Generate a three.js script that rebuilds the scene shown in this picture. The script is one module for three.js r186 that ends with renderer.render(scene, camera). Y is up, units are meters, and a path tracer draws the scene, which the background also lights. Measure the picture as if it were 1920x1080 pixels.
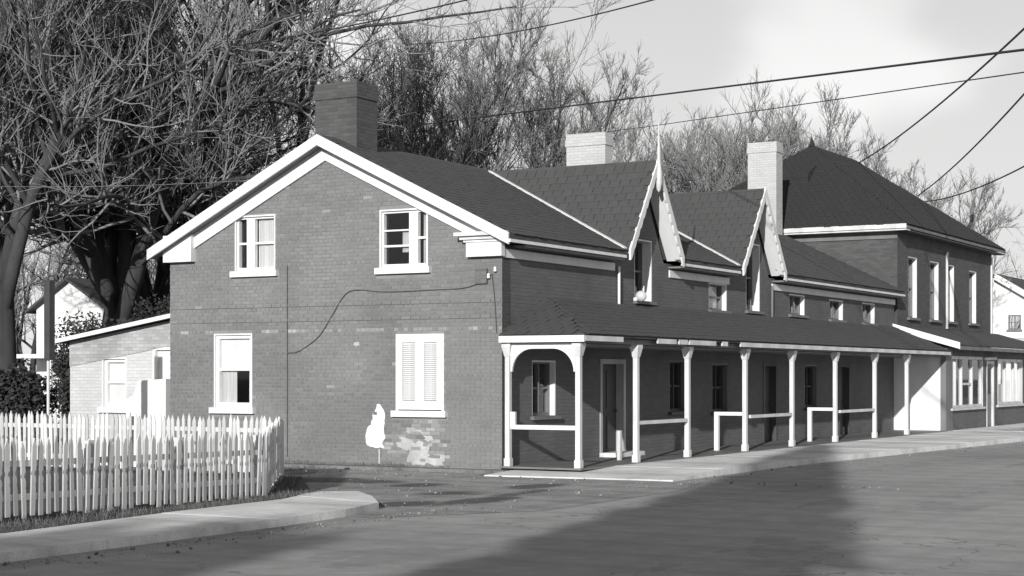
import * as THREE from 'three';
import { mergeGeometries } from 'three/addons/utils/BufferGeometryUtils.js';
import { ImprovedNoise } from 'three/addons/math/ImprovedNoise.js';

// ---------------------------------------------------------------- camera, sky, sun, exposure
const scene = new THREE.Scene();
const renderer = new THREE.WebGLRenderer({ antialias: true });
renderer.toneMapping = THREE.LinearToneMapping;
renderer.toneMappingExposure = 1.0;
renderer.shadowMap.enabled = true;

const CAM = new THREE.Vector3(-27.63, 1.8, 15.743);
const camera = new THREE.PerspectiveCamera(24.7, 1920 / 1410, 0.1, 3000);
camera.position.copy(CAM);
camera.lookAt(CAM.x + 0.87166, 1.8, CAM.z - 0.49012);
camera.setViewOffset(1920, 1410, 0, 0, 1920, 1080);      // a lens shifted upwards, verticals stay vertical

let seed = 7;
const rnd = () => { seed = (seed + 0x6d2b79f5) | 0; let t = Math.imul(seed ^ (seed >>> 15), 1 | seed); t = (t + Math.imul(t ^ (t >>> 7), 61 | t)) ^ t; return ((t ^ (t >>> 14)) >>> 0) / 4294967296; };
const rr = (a, b) => a + (b - a) * rnd();
const reseed = (s) => { seed = s; };
const perlin = new ImprovedNoise();
const fbm = (x, y, z, oct = 4) => { let a = 0, w = 0.5; for (let i = 0; i < oct; i++) { a += w * perlin.noise(x, y, z); x *= 2.03; y *= 2.03; z *= 2.03; w *= 0.5; } return a; };

const SUN = new THREE.Vector3(-0.957, 0.31, 0.288).normalize();
{
  const W = 1024, H = 512, data = new Float32Array(W * H * 4), D = new THREE.Vector3();
  for (let j = 0; j < H; j++) for (let i = 0; i < W; i++) {
    const el = ((j + 0.5) / H - 0.5) * Math.PI, az = (i + 0.5) / W * 2 * Math.PI - Math.PI;
    D.set(Math.cos(el) * Math.cos(az), Math.sin(el), Math.cos(el) * Math.sin(az));
    const e = Math.max(0, el), deg = e * 180 / Math.PI;
    let L = 0.17 + 0.75 * Math.exp(-Math.pow(deg / 26, 2));
    const n = fbm(D.x * 5 + 19.08, D.y * 9 + 7.06, D.z * 5 + 13.55, 5);       // soft heaps of cloud in the bright air
    const c = THREE.MathUtils.smoothstep(n, -0.04, 0.27), fade = Math.exp(-deg / 40);
    L = L * (1 - 0.14 * fade * (1 - c)) + 0.15 * fade * c;
    const o = (j * W + i) * 4; data[o] = L * 1.003; data[o + 1] = L; data[o + 2] = L * 0.998; data[o + 3] = 1;
  }
  const sky = new THREE.DataTexture(data, W, H, THREE.RGBAFormat, THREE.FloatType);
  sky.mapping = THREE.EquirectangularReflectionMapping; sky.magFilter = THREE.LinearFilter; sky.minFilter = THREE.LinearFilter; sky.needsUpdate = true;
  scene.background = sky; scene.environment = sky;
}
const sun = new THREE.DirectionalLight(new THREE.Color(1, 0.995, 0.985), 4.7);
sun.position.copy(SUN).multiplyScalar(90); sun.target.position.set(5, 0, 0);
sun.castShadow = true; sun.shadow.radius = 1; sun.shadow.mapSize.set(4096, 4096);
Object.assign(sun.shadow.camera, { left: -70, right: 70, top: 60, bottom: -40, near: 1, far: 260 });
scene.add(sun, sun.target);

// ---------------------------------------------------------------- helpers
const used = {};
const numbered = (n) => { used[n] = (used[n] ?? -1) + 1; return used[n] ? `${n}_${String(used[n]).padStart(3, '0')}` : n; };
const tag = (o, label, category, group, kind) => { if (label) o.userData.label = label; if (category) o.userData.category = category; if (group) o.userData.group = group; if (kind) o.userData.kind = kind; return o; };
function thing(name, pos, label, category, group) { const g = new THREE.Group(); g.name = numbered(name); g.position.set(...pos); scene.add(g); return tag(g, label, category, group); }
const shadows = (m) => { m.castShadow = m.receiveShadow = true; return m; };
// geometry is written in world axes; it moves under its parent's base
const _base = (p) => { const v = new THREE.Vector3(); for (let o = p; o && o !== scene; o = o.parent) v.add(o.position); return v; };
function part(parent, name, geos, mat, label) {
  const g = Array.isArray(geos) ? (geos.length > 1 ? merge(geos) : geos[0]) : geos;
  const b = _base(parent); g.translate(-b.x, -b.y, -b.z);
  const m = shadows(new THREE.Mesh(g, mat)); m.name = name; if (label) m.userData.label = label; parent.add(m); return m;
}
function top(name, geos, mat, label, category, group, kind) { const m = shadows(new THREE.Mesh(Array.isArray(geos) ? merge(geos) : geos, mat)); m.name = numbered(name); scene.add(m); return tag(m, label, category, group, kind); }
function metric(g) {                                       // flat faces, uv in metres by the way each face looks
  g = g.index ? g.toNonIndexed() : g; g.computeVertexNormals();
  const p = g.attributes.position, n = g.attributes.normal, uv = new Float32Array(p.count * 2);
  for (let i = 0; i < p.count; i++) {
    const ax = Math.abs(n.getX(i)), ay = Math.abs(n.getY(i)), az = Math.abs(n.getZ(i));
    const x = p.getX(i), y = p.getY(i), z = p.getZ(i);
    const [u, v] = ay > ax && ay > az ? [x, z] : ax > az ? [z, y] : [x, y];
    uv[i * 2] = u; uv[i * 2 + 1] = v;
  }
  g.setAttribute('uv', new THREE.BufferAttribute(uv, 2)); return g;
}
function merge(list) {
  const l = list.map((g) => { g = g.index ? g.toNonIndexed() : g; for (const k of Object.keys(g.attributes)) if (!['position', 'normal', 'uv', 'color'].includes(k)) g.deleteAttribute(k); return g; });
  return mergeGeometries(l, false);
}
const box = (x0, x1, y0, y1, z0, z1) => metric(new THREE.BoxGeometry(Math.abs(x1 - x0), Math.abs(y1 - y0), Math.abs(z1 - z0)).translate((x0 + x1) / 2, (y0 + y1) / 2, (z0 + z1) / 2));
const V = (x, y, z) => new THREE.Vector3(x, y, z);
function bar(a, b, w, h, up = V(0, 1, 0)) {                // a board from a to b, w across, h along up
  const d = b.clone().sub(a), L = d.length(), zx = d.clone().normalize(), side = new THREE.Vector3().crossVectors(up, zx).normalize(), u = new THREE.Vector3().crossVectors(zx, side);
  const m = new THREE.Matrix4().makeBasis(side, u, zx).setPosition(a.clone().addScaledVector(d, 0.5));
  return metric(new THREE.BoxGeometry(w, h, L).applyMatrix4(m));
}
function tube(pts, r, seg = 40, sides = 6) { return new THREE.TubeGeometry(new THREE.CatmullRomCurve3(pts), seg, r, sides, false).toNonIndexed(); }
function prism(pts) {                                      // closed solid from two polygons of equal count [[bottom...],[top...]]
  const [a, b] = pts, n = a.length, pos = [], tri = (p, q, r) => pos.push(...p, ...q, ...r);
  for (let i = 1; i < n - 1; i++) { tri(a[0], a[i + 1], a[i]); tri(b[0], b[i], b[i + 1]); }
  for (let i = 0; i < n; i++) { const j = (i + 1) % n; tri(a[i], a[j], b[j]); tri(a[i], b[j], b[i]); }
  const g = new THREE.BufferGeometry(); g.setAttribute('position', new THREE.Float32BufferAttribute(pos, 3)); return metric(g);
}
function slab(p, t) {                                      // roof slab: polygon p, thickness t straight down
  return prism([p.map(([x, y, z]) => [x, y - t, z]), p]);
}
function flat(poly, y0, y1) {                              // plan polygon [x, z] to a plate
  const cw = poly.reduce((s, [x, z], i) => { const [x2, z2] = poly[(i + 1) % poly.length]; return s + x * z2 - x2 * z; }, 0) > 0;
  const sh = new THREE.Shape((cw ? [...poly].reverse() : poly).map(([x, z]) => new THREE.Vector2(x, -z)));
  const g = y1 - y0 > 1e-4 ? new THREE.ExtrudeGeometry(sh, { depth: y1 - y0, bevelEnabled: false }) : new THREE.ShapeGeometry(sh);
  return metric(g.rotateX(-Math.PI / 2).translate(0, y0, 0));
}
function wallX(poly, holes, x0, t) {                       // poly [z, y] in the plane x = x0, solid towards +x
  const sh = new THREE.Shape(poly.map(([z, y]) => new THREE.Vector2(-z, y)));
  for (const [z0, z1, y0, y1] of holes) sh.holes.push(new THREE.Path([[z0, y0], [z0, y1], [z1, y1], [z1, y0]].map(([z, y]) => new THREE.Vector2(-z, y))));
  return metric(new THREE.ExtrudeGeometry(sh, { depth: t, bevelEnabled: false }).rotateY(Math.PI / 2).translate(x0, 0, 0));
}
function wallZ(poly, holes, z0, t) {                       // poly [x, y] in the plane z = z0, solid towards -z
  const sh = new THREE.Shape(poly.map(([x, y]) => new THREE.Vector2(x, y)));
  for (const [x0, x1, y0, y1] of holes) sh.holes.push(new THREE.Path([[x0, y0], [x0, y1], [x1, y1], [x1, y0]].map(([x, y]) => new THREE.Vector2(x, y))));
  return metric(new THREE.ExtrudeGeometry(sh, { depth: t, bevelEnabled: false }).translate(0, 0, z0 - t));
}

class Rods {
  constructor() { this.p = []; this.n = []; this.i = []; }
  rod(pts, rad, sides) {
    const b0 = this.p.length / 3, N = pts.length, d = new THREE.Vector3(), u = new THREE.Vector3(), w = new THREE.Vector3(), ref = new THREE.Vector3();
    for (let k = 0; k < N; k++) {
      d.copy(pts[Math.min(k + 1, N - 1)]).sub(pts[Math.max(k - 1, 0)]).normalize(); ref.set(0.31, 0.12, 0.94); u.crossVectors(d, ref).normalize(); w.crossVectors(d, u);
      for (let s = 0; s < sides; s++) { const a = s / sides * 6.2832, c = Math.cos(a), q = Math.sin(a), r = rad[k]; const nx = u.x * c + w.x * q, ny = u.y * c + w.y * q, nz = u.z * c + w.z * q; this.p.push(pts[k].x + nx * r, pts[k].y + ny * r, pts[k].z + nz * r); this.n.push(nx, ny, nz); }
    }
    for (let k = 0; k < N - 1; k++) for (let s = 0; s < sides; s++) { const a = b0 + k * sides + s, b = b0 + k * sides + (s + 1) % sides; this.i.push(a, b, a + sides, b, b + sides, a + sides); }
  }
  geo(bx, by, bz) {
    const g = new THREE.BufferGeometry(); g.setAttribute('position', new THREE.Float32BufferAttribute(this.p, 3)); g.setAttribute('normal', new THREE.Float32BufferAttribute(this.n, 3));
    const uv = new Float32Array(this.p.length / 3 * 2); for (let i = 0; i < uv.length / 2; i++) { uv[2 * i] = this.p[3 * i] + this.p[3 * i + 2]; uv[2 * i + 1] = this.p[3 * i + 1] * 0.5; }
    g.setAttribute('uv', new THREE.BufferAttribute(uv, 2)); g.setIndex(this.i); g.translate(bx, by, bz); return g;
  }
}
// ---------------------------------------------------------------- textures and materials (a monochrome print: every colour is a grey)
function tex(w, h, metres, fn, srgb = true) {               // fn(u, v in metres) -> linear grey
  const c = new Uint8Array(w * h * 4), enc = (x) => 255 * (srgb ? (x <= 0.0031308 ? 12.92 * x : 1.055 * Math.pow(x, 1 / 2.4) - 0.055) : x);
  for (let j = 0; j < h; j++) for (let i = 0; i < w; i++) {
    const g = Math.max(0, Math.min(255, enc(Math.max(0, fn(i / w * metres, j / h * metres * h / w, i, j))))), o = (j * w + i) * 4;
    c[o] = c[o + 1] = c[o + 2] = g; c[o + 3] = 255;
  }
  const t = new THREE.DataTexture(c, w, h); t.wrapS = t.wrapT = THREE.RepeatWrapping; t.magFilter = THREE.LinearFilter; t.minFilter = THREE.LinearMipmapLinearFilter; t.generateMipmaps = true;
  t.colorSpace = srgb ? THREE.SRGBColorSpace : THREE.NoColorSpace; t.repeat.set(1 / metres, 1 / (metres * h / w)); t.needsUpdate = true; return t;
}
const hash = (a, b) => { let t = Math.imul(a * 374761393 + b * 668265263, 1274126177); t ^= t >>> 15; t = Math.imul(t, 2246822519); t ^= t >>> 13; return (t >>> 0) / 4294967296; };
// one seamless tile of fractal noise, read at many scales: nz(u, v, k) repeats every metre-count M when u / M * k has whole k
const NT = 512, tile = (() => {
  const a = new Float32Array(NT * NT), s = (t) => t * t * (3 - 2 * t);
  for (let o = 0, n = 4, w = 0.5; n <= 256; o++, n *= 2, w *= 0.52) for (let j = 0; j < NT; j++) { const y = j / NT * n, yi = Math.floor(y), fy = s(y - yi), y1 = (yi + 1) % n; for (let i = 0; i < NT; i++) { const x = i / NT * n, xi = Math.floor(x), fx = s(x - xi), x1 = (xi + 1) % n; const h = (p, q) => hash(p + o * 977, q + o * 331) - 0.5; a[j * NT + i] += w * ((h(xi, yi) * (1 - fx) + h(x1, yi) * fx) * (1 - fy) + (h(xi, y1) * (1 - fx) + h(x1, y1) * fx) * fy); } }
  return a;
})();
const nz = (u, v) => { const x = ((u % 1) + 1) % 1 * NT, y = ((v % 1) + 1) % 1 * NT, i = Math.floor(x) % NT, j = Math.floor(y) % NT, fx = x - Math.floor(x), fy = y - Math.floor(y), i1 = (i + 1) % NT, j1 = (j + 1) % NT; return (tile[j * NT + i] * (1 - fx) + tile[j * NT + i1] * fx) * (1 - fy) + (tile[j1 * NT + i] * (1 - fx) + tile[j1 * NT + i1] * fx) * fy; };

const brickMap = (base, joint, spread, M = 3.52, big = 0.35) => { const mott = (u, v) => nz(u / M, v / M); return tex(1024, 1024, M, (u, v) => {
  const row = Math.floor(v / 0.0733), x = u / 0.22 + (row % 2) * 0.5, col = Math.floor(x) % Math.round(M / 0.22), fx = (x % 1) * 0.22, fy = v - row * 0.0733;
  const m = 1 + big * mott(u, v);
  if (fx < 0.011 || fy < 0.011) return joint * m;
  return base * m * (1 + spread * (hash(col, row % 48) - 0.5)) * (1 + 0.25 * (hash(Math.floor(u * 290), Math.floor(v * 290)) - 0.5));
}); };
const brickBump = (M = 3.52) => tex(1024, 1024, M, (u, v) => { const row = Math.floor(v / 0.0733), x = u / 0.22 + (row % 2) * 0.5, fx = (x % 1) * 0.22, fy = v - row * 0.0733; return fx < 0.011 || fy < 0.011 ? 0.2 : 0.75 + 0.25 * hash(Math.floor(u * 200), Math.floor(v * 200)); }, false);
const bump0 = brickBump();
const brickTex = (b, j, s, big) => new THREE.MeshStandardMaterial({ map: brickMap(b, j, s, 3.52, big), bumpMap: bump0, bumpScale: 0.008, roughness: 0.92 });
const speck = (u, v) => nz(u / 4 * 5, v / 4 * 5);
const rough = tex(512, 512, 4, (u, v, i, j) => 0.5 + 0.5 * speck(u, v) + 0.25 * (hash(i, j) - 0.5), false);
const patchy = (base, amp, fine, M = 8, f = 0.8) => { const k = Math.max(1, Math.round(f * M / 5)), S = fine < 0.3 && M < 5 ? 512 : 1024, a = (u, v) => 1.1 * nz(u / M * k, v / M * k) + 0.4 * nz(u / M * k * 5, v / M * k * 5); return tex(S, S, M, (u, v, i, j) => base * (1 + amp * a(u, v)) * (1 + fine * (hash(i, j) - 0.5))); };
const std = (o) => new THREE.MeshStandardMaterial({ roughness: 0.85, ...o });
const paint = (b, amp = 0.35, flakes = 0) => std({ map: tex(512, 512, 2, (u, v, i, j) => { const a = nz(u / 2 * 2, v / 2), k = nz(u / 2 * 7 + 0.2, v / 2 * 3); return (k + 0.5 * nz(u * 6.5, v * 3) > 0.42 - flakes ? 0.2 * (1 + 0.6 * a) : b * (1 + amp * a)) * (1 + 0.1 * (hash(i, j) - 0.5)); }), roughness: 0.62 });

const M = {
  brick: brickTex(0.118, 0.15, 0.35, 0.3), mortar: std({ map: patchy(0.23, 0.4, 0.4, 4, 2), bumpMap: rough, bumpScale: 0.01, roughness: 0.95 }),
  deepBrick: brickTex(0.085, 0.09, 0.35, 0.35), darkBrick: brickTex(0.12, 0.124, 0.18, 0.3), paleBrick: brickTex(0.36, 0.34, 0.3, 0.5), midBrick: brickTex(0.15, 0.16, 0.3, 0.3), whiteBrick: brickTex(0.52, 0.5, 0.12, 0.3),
  white: paint(0.72, 0.22), oldWhite: paint(0.6, 0.5), greyWood: paint(0.16, 0.5), paleWood: paint(0.4, 0.6), picketA: paint(0.72, 0.3, 0.1), picketB: paint(0.62, 0.6, 0.16), picketC: paint(0.52, 0.7, 0.2), picketD: paint(0.58, 0.7, 0.2), picketE: paint(0.45, 0.8, 0.26),
  dark: std({ color: new THREE.Color().setRGB(0.03, 0.03, 0.03), roughness: 0.6 }), darkDoor: paint(0.06, 0.4), greyDoor: paint(0.2, 0.4),
  roof: null, hipRoof: null, iron: std({ color: new THREE.Color().setRGB(0.07, 0.07, 0.07), roughness: 0.5, metalness: 0.3 }),
  wallWire: std({ color: new THREE.Color().setRGB(0.08, 0.08, 0.08), roughness: 0.8 }),
  wire: std({ color: new THREE.Color().setRGB(0.035, 0.035, 0.035), roughness: 0.6 }), porcelain: std({ color: new THREE.Color().setRGB(0.75, 0.75, 0.75), roughness: 0.25 }),
  glass: new THREE.MeshPhysicalMaterial({ color: 0xffffff, transmission: 1, thickness: 0, roughness: 0.03, ior: 1.5 }),
  curtain: std({ map: tex(256, 64, 1, (u) => 0.5 * (1 + 0.16 * Math.sin(u * 62) + 0.1 * Math.sin(u * 151)), true), roughness: 1, side: THREE.DoubleSide }),
  blind: std({ map: patchy(0.62, 0.15, 0.05, 2, 2), roughness: 0.9 }),
  kerbStone: std({ map: patchy(0.2, 0.9, 0.5, 4, 3), bumpMap: rough, bumpScale: 0.03, roughness: 1 }), concrete: std({ map: patchy(0.7, 0.6, 0.4, 6, 1.4), bumpMap: rough, bumpScale: 0.012, roughness: 0.95 }),
  cloth: std({ map: patchy(0.75, 0.2, 0.08, 2, 3), bumpMap: rough, bumpScale: 0.02, roughness: 1 }),
  plaster: std({ map: patchy(0.42, 0.6, 0.3, 2, 4), bumpMap: rough, bumpScale: 0.012, roughness: 1 }),
  bark: std({ map: patchy(0.055, 0.8, 0.5, 2, 3), bumpMap: rough, bumpScale: 0.02, roughness: 1 }), paleWire: std({ map: patchy(0.2, 0.6, 0.4, 2, 3), roughness: 1 }),
  twig: std({ color: new THREE.Color().setRGB(0.23, 0.23, 0.23), roughness: 1 }),
  leaf: std({ color: new THREE.Color().setRGB(0.04, 0.04, 0.04), roughness: 0.9, side: THREE.DoubleSide }),
  dryGrass: std({ color: new THREE.Color().setRGB(0.11, 0.11, 0.11), roughness: 1, side: THREE.DoubleSide }),
};
{
  const mott = (u, v) => nz(u / 5, v / 5);
  const slate = (b) => tex(1024, 1024, 5, (u, v) => { const row = Math.floor(v / 0.1953), x = u / 0.25 + (row % 2) * 0.5, col = Math.floor(x) % 20; const edge = (v - row * 0.1953) < 0.012 || (x % 1) < 0.03 ? 0.75 : 1; return b * edge * (1 + 0.3 * mott(u, v)) * (1 + 0.22 * (hash(col, row % 26) - 0.5)); });
  const sb = tex(1024, 1024, 5, (u, v) => { const row = Math.floor(v / 0.1953), f = (v - row * 0.1953) / 0.1953; return 0.9 - 0.6 * f; }, false);
  M.roof = std({ map: slate(0.066), bumpMap: sb, bumpScale: 0.01, roughness: 0.9 });
  M.hipRoof = std({ map: slate(0.026), bumpMap: sb, bumpScale: 0.01, roughness: 0.95 });
  M.shingle = std({ color: new THREE.Color().setRGB(0.066, 0.066, 0.066), bumpMap: rough, bumpScale: 0.004, roughness: 0.95 }); M.shinglePorch = std({ color: new THREE.Color().setRGB(0.06, 0.06, 0.06), bumpMap: rough, bumpScale: 0.004, roughness: 0.95 }); M.shingleDark = std({ color: new THREE.Color().setRGB(0.027, 0.027, 0.027), bumpMap: rough, bumpScale: 0.004, roughness: 0.95 });
  M.porchRoof = std({ map: slate(0.066), bumpMap: sb, bumpScale: 0.01, roughness: 0.95 });
}

// shingles on a roof plane: poly3 are coplanar corners, the first edge runs along the eaves
const shingleGeo = [0, 1, 2].map((k) => new THREE.BoxGeometry(0.222 + k * 0.006, 0.013, 0.27));
function shingles(parent, poly3, mat, sd, keep = () => true) {
  reseed(sd);
  const P = poly3.map((p) => V(...p)), U = P[1].clone().sub(P[0]).normalize(), N = new THREE.Vector3().crossVectors(U, P[P.length - 1].clone().sub(P[0])).normalize(); if (N.y < 0) N.negate();
  const W = new THREE.Vector3().crossVectors(N, U); if (W.y < 0) W.negate();
  const Q = P.map((p) => { const d = p.clone().sub(P[0]); return [d.dot(U), d.dot(W)]; });
  const inside = (u, v) => { let c = false; for (let i = 0, j = Q.length - 1; i < Q.length; j = i++) if ((Q[i][1] > v) !== (Q[j][1] > v) && u < (Q[j][0] - Q[i][0]) * (v - Q[i][1]) / (Q[j][1] - Q[i][1]) + Q[i][0]) c = !c; return c; };
  const us = Q.map((q) => q[0]), vs = Q.map((q) => q[1]), u0 = Math.min(...us), u1 = Math.max(...us), v1 = Math.max(...vs), list = [[], [], []];
  for (let r = 0, v = 0.11; v < v1 - 0.06; r++, v += 0.19) for (let u = u0 + (r % 2) * 0.12; u < u1; u += 0.243) {
    if (!inside(u - 0.09, v) || !inside(u + 0.09, v) || !inside(u, v + 0.1)) continue;
    const p = P[0].clone().addScaledVector(U, u + rr(-0.006, 0.006)).addScaledVector(W, v + rr(-0.012, 0.012)).addScaledVector(N, 0.013 + rr(0, 0.004));
    if (keep(p)) list[Math.floor(rnd() * 3)].push([p, rr(-0.015, 0.015), rr(0.95, 1.05)]);
  }
  const base = _base(parent), B = new THREE.Matrix4(), Z = W.clone().negate(), X = new THREE.Vector3(), m = new THREE.Matrix4(), c = new THREE.Color();
  list.forEach((l, k) => {
    const im = shadows(new THREE.InstancedMesh(shingleGeo[k], mat, l.length)); im.name = 'shingles'; im.userData.kind = 'stuff';
    l.forEach(([p, t, b], i) => {
      const z = Z.clone().addScaledVector(N, 0.035).normalize(); X.crossVectors(N, z).normalize().addScaledVector(z, t).normalize(); const y = new THREE.Vector3().crossVectors(z, X).normalize();
      m.makeBasis(X, y, z).setPosition(p.x - base.x, p.y - base.y, p.z - base.z); im.setMatrixAt(i, m); im.setColorAt(i, c.setRGB(b, b, b));
    });
    parent.add(im);
  });
}
// ---------------------------------------------------------------- the ground
{
  const g = new THREE.PlaneGeometry(1600, 1600, 1, 1).rotateX(-Math.PI / 2); g.attributes.uv.array.forEach((_, i, a) => { a[i] *= 1600; });
  top('ground', g, std({ map: patchy(0.12, 0.5, 0.5, 10, 1.2), roughness: 1 }), null, null, null, 'structure');
  // dirt driveway between fence and gable, with darker colour in long patches
  const blots = [[-1.7, -3.9, 1.6, 1.2], [-3.6, -1.5, 1.1, 1.5], [-3.5, -0.5, 0.8, 0.8], [-4.1, 0.5, 1.0, 0.8], [-5.1, 2.05, 0.9, 0.7], [-6.4, 3.2, 1.2, 0.45], [-4.5, 3.0, 1.0, 0.5], [-7.3, 2.6, 0.9, 0.5], [-3.0, 2.4, 1.4, 0.4], [-6.2, -1.5, 1.2, 1.4], [-5.0, -3.2, 1.3, 1.2]];
  const N = 1024, S = 14;                                  // covers x -11..3, z -8..6
  const map = tex(N, N, S, (u, v) => {
    const x = u - 11, z = v - 8, w = nz(x / 4.5, z / 4.5) * 1.5, w2 = nz(x * 0.9 + 0.3, z * 0.9);
    let d = 0; for (const [bx, bz, rx, rz] of blots) d = Math.max(d, 1.15 - Math.hypot((x - bx) / rx, (z - bz) / rz) + w + 0.6 * w2);
    d = THREE.MathUtils.smoothstep(d, 0.25, 0.75);
    return (0.28 * (1 + 0.7 * w2 + 0.3 * w)) * (1 - 0.72 * d) * (1 + 0.45 * (hash(Math.floor(u * 73), Math.floor(v * 73)) - 0.5));
  });
  map.repeat.set(1 / S, 1 / S); map.offset.set(11 / S, 8 / S);
  top('driveway', flat([[-9.6, 3.6], [-9.6, -0.5], [-4, -3.2], [-4.2, -8], [0.3, -8], [0.3, 0], [-0.9, 0], [-0.9, 4.4], [-3, 4.9], [-7.5, 4.9]], 0.008, 0.008), std({ map, bumpMap: rough, bumpScale: 0.03, roughness: 1 }), null, null, null, 'structure');
  // asphalt street
  const rn = (u, v) => nz(u / 12, v / 12 * 2), rf = (u, v) => nz(u / 12 * 11, v / 12 * 11);
  const cracks = (u, v) => Math.abs(nz(u / 12 + 0.37, v / 12 + 0.11));
  const pt = (u, v) => nz(u / 12 + 0.61, v / 12 * 2 + 0.17) + 0.25 * nz(u / 12 * 4, v / 12 * 9);
  const road = tex(2048, 2048, 12, (u, v, i, j) => 0.32 * (1 + 0.4 * rn(u, v)) * (1 + 0.4 * rf(u, v)) * (pt(u, v) > 0.16 ? 0.84 : 1) * (cracks(u, v) < 0.0035 ? 0.65 : 1) * (1 + 0.4 * (hash(i, j) - 0.5)));
  const asphalt = std({ map: road, bumpMap: rough, bumpScale: 0.006, roughness: 0.95 });
  const edge = [[-300, 3.2], [-13, 3.2], [-9.6, 3.1], [-8.4, 3.5], [-6.5, 4.0], [-3.5, 4.25], [-1.3, 3.6], [2, 3.7], [8.5, 3.8], [20, 4.6], [60, 6.0], [300, 10]];
  top('road', flat([...edge, [300, 24], [-300, 24]], 0.004, 0.004), asphalt, null, null, null, 'structure');
}

// ---------------------------------------------------------------- pavements
{
  const left = thing('left_sidewalk', [-12, 0, 2.3]); left.userData.kind = 'structure';
  const topE = [[-22, 2.4], [-18, 2.12], [-14.17, 1.86], [-11.2, 1.52], [-8.6, 1.38], [-7.9, 1.15], [-7.35, 0.93], [-6.95, 0.88]], botE = [[-22, 3.55], [-18, 3.45], [-14.17, 3.36], [-11.2, 3.3], [-9.58, 3.16], [-8.38, 2.86], [-7.35, 2.05], [-6.6, 1.3]];
  for (let i = 0; i + 1 < topE.length; i++) { const k = 0.004; part(left, 'paving_slab', flat([[topE[i][0] + k, topE[i][1]], [topE[i + 1][0] - k, topE[i + 1][1]], [botE[i + 1][0] - k, botE[i + 1][1]], [botE[i][0] + k, botE[i][1]]], 0, 0.1 + 0.003 * (i % 2)), M.concrete); }
  const right = thing('right_sidewalk', [10, 0, 2]); right.userData.kind = 'structure';
  const fz = (x) => 3.82 + Math.max(0, x - 5) * 0.068;
  let x = -1.1;
  for (let i = 0; x < 70; i++) { const n = x + 2.4, z0 = x < -0.2 ? 0.25 : 0.0; if (i === 0) part(right, 'paving_slab', prism([[[x, 0, z0], [n - 0.006, 0, z0], [n - 0.006, 0, fz(n)], [x + 0.25, 0, fz(x)]].reverse(), [[x, 0.03, z0], [n - 0.006, 0.117, z0], [n - 0.006, 0.117, fz(n)], [x + 0.25, 0.03, fz(x)]].reverse()]), M.concrete); else part(right, 'paving_slab', flat([[x + 0.006, z0], [n - 0.006, z0], [n - 0.006, fz(n)], [x + 0.006, fz(x)]], 0, 0.117 + 0.004 * (i % 2)), M.concrete); x = n; }
  part(right, 'kerb', [flat([[-0.4, -7.95], [-0.02, -7.95], [-0.02, 0.24], [-0.4, 0.24]], 0, 0.07)], M.kerbStone, 'narrow ledge along the foot of the gable wall');
}

// ---------------------------------------------------------------- the brick house
const house = thing('brick_house', [0, 0, 0], 'long brick house with white trimmed gable, two steep cross gables and a street veranda', 'house');
const XE = 24.5, ZB = -7.94, EY = 4.42, RZ = -3.97, RY = 6.5, SL = (RY - EY) / (0.3 - RZ);   // roof top plane: y = RY - SL * |z - RZ|
const roofY = (z) => RY - SL * Math.abs(z - RZ);

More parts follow.
